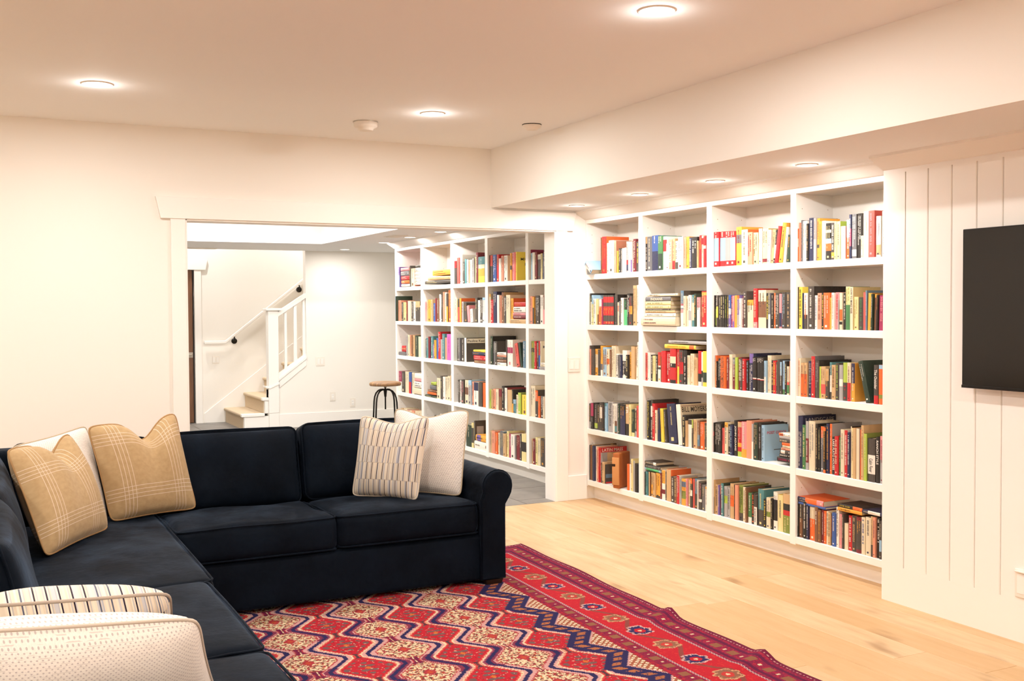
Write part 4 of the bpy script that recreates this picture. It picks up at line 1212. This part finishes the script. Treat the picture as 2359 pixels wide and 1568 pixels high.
NEAR_DATA = [
('A', 0, 0, """318 368 655 S k -52 o -.05 d .16 b .15 .85 W n leaning_left
395 410 205 N;418 498 190 R c O d .2 m O;500 548 300 W;550 640 255 W;642 682 262 L d .2;690 704 440 Y;705 744 395 K m C;746 769 405 e
771 825 390 C;827 852 380 W;855 884 275 E b .6 .75 R b .75 .95 u;886 930 275 W m P;932 955 275 W b .6 1 V;957 1006 230 r m W;1010 1066 275 k m Y"""),
('A', 1, 0, """1135 1214 195 K b 0 .2 B m W .28 .95;1216 1298 190 e m C;1300 1405 170 U b .45 1 u m W .02 .2;1408 1488 175 G b .52 1 g m W .02 .2
1490 1553 185 W b .1 .45 R;1555 1603 310 W;1605 1660 240 L t MARILYN W .1 .75;1662 1703 225 B b .72 1 R;1706 1753 265 C b .75 1 k m K .08 .6
1756 1843 195 W;1846 1884 200 L;1886 1938 190 A;1940 1984 205 u m W .05 .95;1986 2088 195 K m W .12 .5;2092 2118 260 B;2120 2170 165 R;2172 2210 170 C b .08 .28 R;2212 2255 180 R b .3 .4 C"""),
('B', 2, 0, """75 146 312 R b .18 .84 S m W .02 .15;148 220 306 R b .18 .84 S m W .02 .15;222 294 302 R b .18 .84 E m W .02 .15;296 362 300 R b .18 .84 S m W .02 .15
368 440 245 A b .2 .42 e;445 527 280 C d .13 c O;530 592 315 L m R;595 656 320 I m K;660 706 265 W;710 788 265 I b .85 .95 r
790 826 285 W k 4;822 866 280 B k 6;864 888 285 K b .45 .85 W k 7;884 930 240 R k 9 d .14;940 992 195 A k 9;1000 1030 250 W k 8;1045 1085 350 g k 4"""),
('B', 3, 0, """1178 1196 270 O b .3 .55 W;1200 1224 190 L;1226 1244 155 e;1246 1304 165 W;1306 1334 200 K m B;1336 1404 125 u m W
1406 1434 125 E b .5 1 W;1436 1474 130 A b .62 .7 k;1476 1503 170 A;1506 1553 165 W;1556 1628 195 K b .18 .26 C b .42 .55 S b .55 .75 O
1630 1679 190 k b .8 .95 A m W;1681 1714 170 I;1716 1762 170 l b 0 1 I;1766 1829 235 W c L;1832 1879 150 S b .45 1 O m W;1881 1909 80 u b .32 .72 M
1911 1969 75 e b .8 .95 W m W;1971 2028 65 K m W c e;2030 2062 360 C;2066 2130 40 W m I;2132 2213 28 H m P d .2;2228 2290 100 W b .7 .95 B;2296 2346 35 W m H"""),
('C', 0, 1, """80 150 280 k c K d .22;152 178 330 g b .2 1 W;180 214 310 S b .3 1 I;216 260 375 W m K;262 272 380 I;274 297 380 N b 0 .6 I
299 345 385 O b 0 .28 W;347 364 380 M;366 419 310 k b .06 .25 R b .38 .68 R b .88 .97 R m A .42 .62;420 471 310 k b .06 .25 R b .38 .68 R b .88 .97 R m A .42 .62;472 523 310 k b .06 .25 R b .38 .68 R b .88 .97 R m A .42 .62;524 575 310 k b .06 .25 R b .38 .68 R b .88 .97 R m A .42 .62
577 629 300 k m e c K;631 672 440 C b .15 .4 L;674 694 420 e;696 740 360 W;742 802 370 K b .42 1 J m J .05 .4;806 856 282 K m W;858 914 320 k b .35 .62 A m R
926 986 135 B c B;990 1032 130 W"""),
('C', 1, 1, """H 1190 1740 285 330 C d .2;H 1155 1610 345 420 e t INDIANS C .15 .75;H 1155 1610 424 490 I;H 1155 1606 494 555 I;H 1155 1600 558 585 k;H 1155 1690 588 634 B;H 1118 1700 640 700 W;H 1080 1760 706 862 C o -.03
1782 1838 230 Q b .36 .42 M b .42 .48 W b .52 .62 P b .62 1 W c k d .24;1842 1882 325 C;1884 1927 330 B b 0 1 C;1932 1979 310 W b .5 .8 E;1982 2031 305 T b .25 .8 C;2034 2072 285 g m A
2080 2136 350 P b .35 1 W;2138 2160 340 N;2166 2262 240 R b .03 .12 A m I"""),
('D', 2, 1, """66 90 230 K m B;92 117 230 K b .42 .95 l;119 141 230 k b .35 .7 Y m W .02 .3;143 163 235 k m W;165 194 225 K m I;196 217 225 K m C;219 241 225 K m l;243 267 225 k m Y
269 300 225 U b .42 .6 W b .6 1 V m W;302 325 235 M m C;327 350 235 P b .8 1 V;352 384 230 A;386 417 230 V b 0 .12 O b .6 1 E;419 446 270 W;448 466 240 r m W;468 508 175 k m W d .19
510 594 290 C b 0 .2 A d .12;599 652 140 R b .85 1 P m C;662 763 160 C b .3 .72 N d .2;766 800 200 K m Y;802 829 200 e b .6 1 W m I .02 .55;831 861 205 K m C;863 889 200 O;891 944 200 k m W;946 977 210 P b .55 .95 u;979 1027 190 k m S;1029 1094 190 k m B"""),
('D', 3, 1, """1196 1208 120 K;1210 1255 120 Y m K;1257 1276 200 u;1278 1324 200 W b .6 1 k m O;1326 1404 110 k m W c K d .24;1406 1440 230 W m U;1442 1494 200 L m N;1496 1530 195 K m Y
1532 1614 195 O;1616 1644 260 A;1646 1680 195 W m L;1682 1730 190 P m R;1732 1744 290 E;1746 1784 195 C b .45 .75 O b .78 .86 K;1786 1820 200 K m W;1823 1884 115 G b 0 .42 I m o .03 .4;1886 1926 120 C t HOW_TO_MAKE_WAR K .03 .62 c I d .2
1928 1985 250 I;1987 2050 255 k m G;2054 2086 190 H;2088 2108 165 Q d .2;2110 2160 200 A k 1.5;2164 2186 210 g k 1.5;2190 2222 215 A b .1 1 N k 1.5;2226 2246 225 K k 1.5;2250 2318 232 M m P k 1.5;2322 2340 330 A"""),
('E', 0, 2, """86 146 200 k m R;148 167 265 L;169 220 265 k m N;223 275 265 A b .2 .7 C;278 328 275 k m e;331 368 205 A b .6 .8 e b .8 1 W;370 444 235 S b .25 .6 E m N
446 497 265 C b .35 .55 O;499 522 280 N;526 598 210 C c C d .2;601 658 350 W m K;660 690 370 e m k;692 719 380 u m E;721 800 290 W b .38 .9 K m W .42 .85;803 845 370 K m I;848 890 320 A
893 958 220 B c B;960 996 225 L b 0 1 B;1004 1040 140 W k 3 o -.01"""),
('E', 1, 2, """H 1570 2260 120 176 E d .2;H 1500 2060 190 262 Y b .8 .95 O m A .1 .7
1138 1190 335 H;1192 1235 330 W m E;1237 1271 370 K m W;1273 1322 385 I;1324 1360 370 K m W;1362 1428 325 R b .45 1 W b .5 .58 k;1430 1440 400 N;1442 1520 300 R;1522 1598 320 R m W
1600 1704 262 R b .22 .42 C b .42 .54 K b .9 1 K m W .44 .52;1706 1756 268 R b .5 1 Y;1758 1834 285 k b .35 .7 R m R;1836 1896 285 K m W .2 .95;1900 1944 380 C m B;1946 2010 350 C m B;2012 2080 420 B
2085 2145 300 R b .65 .88 K b .88 1 W;2148 2188 320 W b .55 .75 K b .75 1 E;2191 2268 305 Y b .6 .88 g"""),
('F', 2, 2, """56 76 160 E b .2 1 I;79 107 165 O;109 127 240 K m B;129 168 205 K m W;171 234 175 O t HUNTER_S_THOMPSON N .02 .96;237 265 190 r m W;268 310 150 C c C d .2;316 355 195 r b 0 .2 e m W
359 391 190 l;393 431 190 r m W;433 461 205 k m W;463 497 210 R m W;500 530 230 K m S;534 588 140 u b 0 .25 V m W .3 .95 d .22;590 640 185 K b .60 .625 W b .625 .645 R m W .04 .14;642 694 185 K b .61 .635 W b .635 .655 R m W .04 .14;696 748 187 K b .62 .64 W b .64 .66 R m W .04 .14
750 775 235 S b .5 1 W;778 828 165 C m B d .2;831 860 230 K m I;862 903 235 R m Y;905 922 250 k;924 953 215 k d .2;955 979 250 k b 0 .42 S m W;981 1007 235 S b .85 1 G;1009 1034 240 K m I;1036 1068 310 C b .55 .65 H b .65 .95 G;1070 1096 240 N b 0 .6 L"""),
('F', 3, 2, """1180 1234 200 C m L d .2;1236 1276 260 B b .33 1 O;1280 1317 260 B b .33 1 O;1319 1367 240 u b .2 .22 E b .6 .62 E m E;1369 1420 175 R c e d .22;1425 1475 230 k m E c K d .24;1478 1499 310 l;1501 1560 310 B b .55 .85 H
1562 1604 340 k b 0 .4 B;1606 1634 255 T b .35 .8 W b .8 1 k;1636 1690 290 B m N;1692 1734 265 k m l;1736 1784 290 E b .4 .6 W;1786 1840 260 l b .52 1 k m R .6 .7;1843 1888 260 C b .52 1 R;1891 1936 270 U b .52 1 A c A d .15 b 0 .52 u
2090 2150 245 g k -15 d .2 n leaning_left;2206 2264 290 k t The_Outsider W .12 .62 b .78 1 R;2268 2318 290 O b 0 .1 S b .75 .85 o;2320 2342 345 W"""),
('G', 0, 3, """106 159 265 k b .72 1 E;161 211 260 K b 0 .5 M m E .55 .9;213 267 275 k b .75 .95 l m E;269 304 280 k m B;306 364 260 k b .15 .55 W;366 410 265 K m N;412 446 265 S b 0 .1 T
455 545 235 E t Simple_Justice K .04 .8;548 584 275 W m k;586 630 275 W b .58 1 N b .75 .95 T;632 654 265 E m u;656 690 270 g;692 784 275 K b .2 1 u c K d .22;786 850 290 B t TR W .03 .3 b .62 1 K;852 889 285 I c I d .2
892 944 380 g b .85 1 I;946 984 360 E b .05 .8 k m I;986 1026 310 H;1029 1046 330 B"""),
('G', 1, 3, """1178 1225 215 K m Y .03 .85 d .22;1227 1269 205 k b .15 .42 W m W .45 .95 d .22;1271 1319 270 R d .18;1322 1364 390 C m N;1366 1412 355 u m N
1440 1486 362 Y k -4 m A;1500 1528 380 k k -5;1560 1710 275 u k -6.5 d .22 n leaning_left;1730 1808 290 W k -6.5 d .23 c C x BILL_MOYERS k .80 .93 .06 .95 x # r .945 .955 .04 .98 n leaning_left
1816 1880 480 K m I d .2;1882 1900 580 B;1902 1984 560 W b 0 .18 k;1986 2010 560 k b 0 .3 l;2012 2076 560 C b 0 1 B;2078 2120 580 N b .5 .9 Q;2124 2202 610 O;2205 2266 625 N b 0 1 k"""),
('H', 2, 3, """H 945 1090 392 428 W b .0 .4 O d .13;H 950 1090 431 464 E d .13;H 952 1090 467 513 k m C d .13;H 985 1090 517 554 O d .13;H 990 1090 557 584 C d .12;H 975 1090 587 614 L d .13;H 958 1090 618 663 k b .1 .5 W d .13;H 950 1090 667 706 K m W d .14;H 920 1090 709 772 K m M d .15
50 88 245 K b .3 .45 R m R .5 .95;90 134 245 K m W;136 182 250 K m W;184 212 320 H;216 258 245 C b 0 .15 A d .18;260 294 275 K m W;296 330 280 u m S;336 380 220 K t JOHN_ADAMS W .15 .85 d .2;382 434 240 R b 0 .15 B b .6 .72 A b .85 1 l
440 506 240 P m W .02 .75 b .76 1 A d .2;510 580 225 L d .2;582 604 265 E b .5 1 W;606 658 250 g m B d .2 c k;660 700 262 K m E d .2;703 742 285 S b 0 1 S c S d .185 x POST_OFFICE R .75 .83 .12 .9 x # k .30 .32 .40 .75 x # k .32 .52 .72 .74"""),
('H', 3, 3, """1186 1254 160 u m W .3 .95 d .25 x LANDSCAPE E .88 .96 .1 .95;1256 1300 280 G m I;1302 1340 230 E b .35 .85 r m W .4 .82;1342 1420 230 C m E;1425 1454 265 K m B d .2;1456 1479 310 K m I;1481 1530 300 e b 0 .25 O;1532 1564 310 K m A b 0 .08 O b .93 1 O;1566 1602 265 u m A;1605 1634 265 O c E d .22
1636 1680 440 K t LAKE_FLATO_HOUSES W .06 .88;1682 1730 430 R m C;1732 1754 440 G;1756 1805 340 C;1807 1848 350 R m W c W d .2;1850 1884 380 u m W;1886 1900 300 C c K d .23;1902 1926 320 A b 0 1 I;1928 1966 320 B;1968 2010 328 E b 0 1 C;2012 2034 340 O;2036 2070 285 B c B d .22;2072 2114 395 o b 0 1 l
2116 2214 460 k b .38 .82 W t Cabin_Fever K .46 .78;2224 2270 440 K t RANCH_STYLE W .08 .6;2273 2322 430 E b 0 .5 P"""),
('I', 0, 4, """100 138 110 k d .24;140 168 120 N d .22;170 188 115 B;190 234 130 u;236 264 140 W;266 299 150 L;301 316 175 R
318 334 165 R c E d .23 x # R .86 1 0 1 x LATIN_MASS W .88 .97 .05 .85 x # B .5 .85 .25 .98 x # G .42 .58 .55 .98
338 356 440 k;358 406 425 B;408 424 470 K c k d .14 x # Q .3 .5 0 1 x # R .02 .1 0 1
818 850 460 O;852 884 465 W;886 920 370 I c I d .2;922 948 400 E c I d .18;950 1004 455 K;1006 1046 455 S b 0 1 Q"""),
('I', 1, 4, """H 1125 1345 418 470 k m C b .75 1 W d .15;H 1115 1420 486 545 k m E d .16;H 1115 1425 548 585 S b .1 .9 J d .16
1130 1145 595 K;1147 1194 595 T m K;1196 1214 600 C;1216 1234 605 N b 0 1 B;1236 1284 610 B b .5 .9 A;1286 1330 620 B;1332 1409 625 B b 0 1 A b .9 1 k;1411 1438 625 r;1440 1500 570 W b 0 .45 A b .65 .8 r;1502 1523 600 k;1525 1605 560 B c O d .17
1608 1674 690 k m W;1676 1718 710 N m I;1720 1770 670 R m W d .2 c W;1772 1800 690 E;1802 1876 730 A b .1 .3 Q b .45 .75 o;1880 1908 730 P;1910 1960 740 N b 0 1 B;1962 2004 720 k b 0 .18 O b .4 .6 W;2006 2034 730 H;2036 2094 730 Q b .5 1 k;2096 2108 750 W;2110 2164 780 k b .62 .72 W m P;2166 2224 840 e;2226 2266 870 W b 0 .1 A"""),
('J', 2, 4, """66 90 140 B b .5 1 k d .2;92 129 205 B m k;131 152 215 V;154 176 218 L b .3 1 r;180 214 190 T c g d .2;216 260 230 E b .3 .55 l;263 294 245 E m k;296 344 195 B b .33 .65 O d .2;346 357 210 K;359 399 215 L;401 456 215 o b .78 1 k m K d .2;458 497 240 C d .2 c k;499 519 250 N
521 568 320 G b .8 1 W;570 614 320 K m O;616 656 340 k b .4 1 W m K .45 .9;660 734 270 T b .55 1 k d .2;736 774 400 K m Y;776 829 380 C b .45 .62 o;831 857 390 K;859 912 305 W b .2 .75 K d .2;915 980 345 Y b 0 1 I;982 1080 335 B b .25 .42 K b .42 .55 R b .55 1 o m I .6 .95"""),
('J', 3, 4, """H 1190 1530 395 470 O b 0 .3 u b .75 1 P d .2;H 1200 1560 472 500 U d .2;H 1722 2050 488 532 K b .62 1 O m Y .1 .5 d .17;H 1722 2045 534 580 A d .17;H 2045 2312 562 606 u b .3 .9 W d .17
1176 1204 375 K m W;1206 1246 395 N b .1 .5 k;1248 1264 420 k;1266 1308 430 K m W;1310 1336 470 u m W;1340 1420 505 O b 0 .35 C;1422 1464 500 N;1466 1500 540 N m A;1502 1529 540 r;1531 1560 555 O;1562 1590 560 C m k;1592 1624 580 B m k;1626 1640 590 k m O;1642 1690 580 U;1692 1724 505 W m K d .12;1726 1744 600 W
1746 1775 600 P m C;1777 1799 600 k;1801 1850 720 C;1852 1899 620 R m W;1901 1960 620 N b 0 1 k m B;1962 2034 640 r b .1 .9 k;2036 2086 640 C m U;2090 2160 640 C;2162 2188 630 B b .7 1 k;2190 2224 640 L;2226 2274 645 K m W .05 .6;2276 2306 690 k b .5 .8 S"""),
]
areas = sorted((shown(q[2], q[3], q[5], q[1]) for c_ in NEAR_DATA for q in place(c_, SHZ, NEAR, None)), reverse=True)
for c_ in NEAR_DATA: real_books(c_, areas[300])

# brown leather slipcase pushed out of the bottom shelf, first bay
sc = empty('slipcase', (4.13, 6.55, SHZ[4] + SHT + .001), R(-62), 'brown leather slipcase standing crooked on the bottom shelf, first bay from doorway', 'slipcase')
lm = plain('tan_leather', '#a9602f', .55, .3, 0, .1, 30)
vs, fs = rbox_geo(.028, .08, .128, .008, 3, 3)
mk('case_shell', [(a, b + .07, c + .128) for a, b, c in vs], fs, lm, sc, True)
vs, fs = rbox_geo(.0285, .006, .10, .003, 2, 2)
mk('spine_flap', [(a, b - .014, c + .125) for a, b, c in vs], fs, plain('pale_leather', '#c58a55', .6, .3), sc, True)
MB().box(-.029, -.001, -.022, -.008, .16, .178).build('clasp', MAT['dark_wood'], sc, bevel=.002)

FAR_DATA = [
('a', 0, 0, """105 122 620 V b .4 1 S;H 150 275 632 678 P;H 150 272 682 750 e;H 155 275 755 812 R;H 160 275 820 868 O;H 160 290 876 912 W;283 299 600 k;301 355 640 L b 0 1 C;H 368 450 592 625 k;H 368 450 630 690 W;H 368 450 694 740 W;H 368 450 744 790 W;H 368 450 794 850 W;H 368 450 852 885 W"""),
('a', 1, 0, """H 630 895 662 742 A;H 560 895 762 812 B;H 515 895 822 866 k"""),
('a', 2, 0, """950 990 530 k b 0 .3 R;995 1026 480 H;1032 1066 435 W m k;1080 1110 540 k;1112 1136 500 T;1140 1165 505 W;1167 1195 510 L;1197 1224 510 W;1226 1254 490 E m k;1256 1279 470 I;1281 1312 400 r c r d .2;1314 1408 465 T b .3 .45 C b .45 .75 A b .75 1 Y"""),
('b', 3, 0, """138 173 445 k m C;176 216 445 k b 0 .4 H;222 272 435 U m W;276 312 430 R;314 350 490 W;352 386 450 L m k;388 440 445 W m k;490 516 410 A b .45 .6 k;519 550 400 P m R;552 576 395 H;578 594 392 Y c Y d .2 x MICHAEL K .7 .8 .2 1.0 x LEWIS K .52 .62 .4 1.0"""),
('b', 4, 0, """760 780 360 M d .2;782 800 410 I;802 822 410 S;824 858 400 W;860 890 392 r;892 940 430 W b .2 1 k;945 970 415 I m k;972 988 415 U;990 1026 362 K"""),
('a', 0, 1, """40 104 1060 S o -.03 d .2 c g;106 154 1120 L;156 180 1150 k;182 230 1150 I m k;232 255 1130 r;257 299 1130 C;301 331 1140 k m W;333 369 1140 W m k;372 440 1135 k b 0 .3 B;442 453 1200 W"""),
('a', 1, 1, """505 535 1140 P;537 560 1130 B;562 600 1110 A;602 630 1110 B;632 660 1165 U;662 684 1090 r;686 716 1090 N;719 745 1030 W;747 770 1010 k;772 805 995 L;807 833 1000 W;835 860 1020 k b .45 1 A;862 905 970 O d .2"""),
('a', 2, 1, """948 976 1080 W m k;978 1000 1100 I;1002 1030 1100 H b 0 .35 k;1032 1058 1090 A d .22 c O;1060 1086 1140 E;1105 1140 1160 k k -6;1150 1184 1200 P k -9;1200 1240 1250 W k -6;1262 1296 1080 k d .2;1298 1332 1120 W;1334 1376 1100 k m W;1378 1416 1080 S b .1 1 W"""),
('b', 3, 1, """152 194 1025 C b 0 .1 A;196 234 1110 R m W;236 290 990 u d .22 c u;292 324 1040 W;326 346 1050 L;348 382 1000 N c B d .2;384 426 1060 k m W;428 488 1040 C d .2;490 528 1090 A c O d .2;H 550 718 1150 1212 R;H 540 718 1218 1303 W m k;H 532 718 1310 1345 P;H 532 718 1350 1395 r;H 482 722 1405 1472 B"""),
('b', 4, 1, """775 824 1060 L;826 850 1070 A b .4 1 k;856 886 1050 k;888 926 1060 k m W;930 982 1040 W;985 1034 1040 N b .5 1 P"""),
('c', 0, 2, """H 160 218 352 438 R;H 115 220 442 488 e;222 240 200 E;245 268 195 C;270 290 196 L;292 316 200 N;318 344 200 B;346 394 205 g;397 440 220 C"""),
('c', 1, 2, """480 510 250 k;512 540 240 T;542 565 220 r;567 600 215 T;602 625 330 V;627 655 270 A;657 680 240 U;682 716 150 R m W;718 740 260 E;742 775 180 T;777 810 235 L;813 874 185 X"""),
('c', 2, 2, """955 974 240 k c G d .2;976 1004 240 e;1006 1054 245 k m W;1056 1084 238 W c k d .2 x # W .78 .97 .05 1 x Pauline_Kael k .82 .92 .1 .98;H 1195 1373 415 443 Y;H 1180 1373 447 490 u;H 1198 1373 496 560 R;H 1205 1373 566 612 N"""),
('d', 3, 2, """182 214 215 g c K d .24;216 250 290 e;252 284 290 k;H 285 414 450 486 W;H 275 414 490 512 L;H 278 414 516 545 k;H 275 414 550 590 N;H 260 414 596 636 W;402 420 265 k;422 498 268 W b .28 .5 M m P;560 600 320 H k -13;606 636 310 g k -13;655 692 285 Q m W"""),
('d', 4, 2, """755 814 285 o b .25 .4 g;816 844 285 R;846 870 290 k m W;872 892 285 U b 0 .5 R;894 908 285 C c C d .2 x MICHAEL e .75 .84 .1 1.0 x LEWIS e .62 .71 .3 1.0;H 915 1000 600 622 W;H 905 1000 625 655 C;H 895 1000 660 696 E"""),
('c', 0, 3, """110 156 720 M b .5 1 W;160 205 725 k;207 260 725 C;262 296 735 U b .45 1 R;298 332 740 C;H 345 458 755 828 W;H 345 458 832 866 P;H 340 458 872 958 W;H 318 458 966 1050 C"""),
('c', 1, 3, """H 585 655 882 920 l;H 568 655 926 984 e;H 540 655 990 1020 N;H 530 655 1024 1058 O;H 498 658 1070 1108 g;662 710 820 C;712 744 790 k;746 780 800 W;782 808 800 C m k;810 850 790 C;852 886 780 B"""),
('c', 2, 3, """960 990 845 k;992 1018 850 W m r;1020 1060 850 k m P;1065 1120 850 C b .3 .6 N;1122 1166 850 S b .2 1 E;1168 1200 870 L;1202 1264 880 W b 0 .35 u;1270 1318 880 k;1320 1378 890 O d .2"""),
('d', 3, 3, """176 196 980 l;198 220 980 B;222 258 975 L;260 298 980 C m k;300 344 980 N b 0 .35 r;346 386 935 K d .2;388 424 960 W c r d .2;426 490 990 B;492 514 985 K b .6 1 A;516 550 1130 S b .3 1 T;552 580 1060 C m N;582 624 1030 o b 0 1 l;626 708 1065 Y m N"""),
('d', 4, 3, """760 828 930 C;830 868 995 k b 0 .4 O;870 898 1080 O;900 944 1080 e b .5 1 k;946 968 1090 C;970 1002 1080 R b .5 1 k"""),
('c', 0, 4, """150 178 1255 B;180 225 1258 C;230 260 1285 P;262 300 1290 C;302 340 1290 L;342 440 1300 C"""),
('c', 1, 4, """620 655 1360 k;657 700 1350 E;702 780 1345 W;782 890 1325 e"""),
('e', 2, 4, """215 298 250 g;300 330 220 I b .2 .8 k;332 350 190 k c k d .2 x # E .35 .8 .1 .45 x # P .15 .4 .45 .8;H 365 535 412 500 A b .1 .45 V;H 345 535 506 636 W"""),
('e', 3, 4, """575 604 335 B;606 654 340 L;656 690 365 O;692 712 370 C;714 770 345 Q b 0 1 e;772 816 385 B;820 850 350 I;852 884 385 M;886 944 395 W;946 960 420 E;962 1010 410 r;1014 1038 390 k;1040 1108 385 I b .3 .65 K;1110 1142 420 k"""),
('e', 4, 4, """1190 1214 460 B;1216 1254 465 N b 0 1 r;1256 1290 440 I;1292 1328 450 C;1330 1388 455 k;1390 1442 470 k m e"""),
]
for cell in FAR_DATA:
    for (kind, r, w, h, dep, loc, idx, rnd) in place(cell, SHZ2, FAR, None):
        into_mass(kind, r, loc, *book_geo(w, h, dep, r, rnd))
fb = mass.build('shelved_books', MAT['book'])
tag(fb, 'the many smaller mixed books filling both white bookcases', 'books', kind='stuff')
print('near books', NB[0])
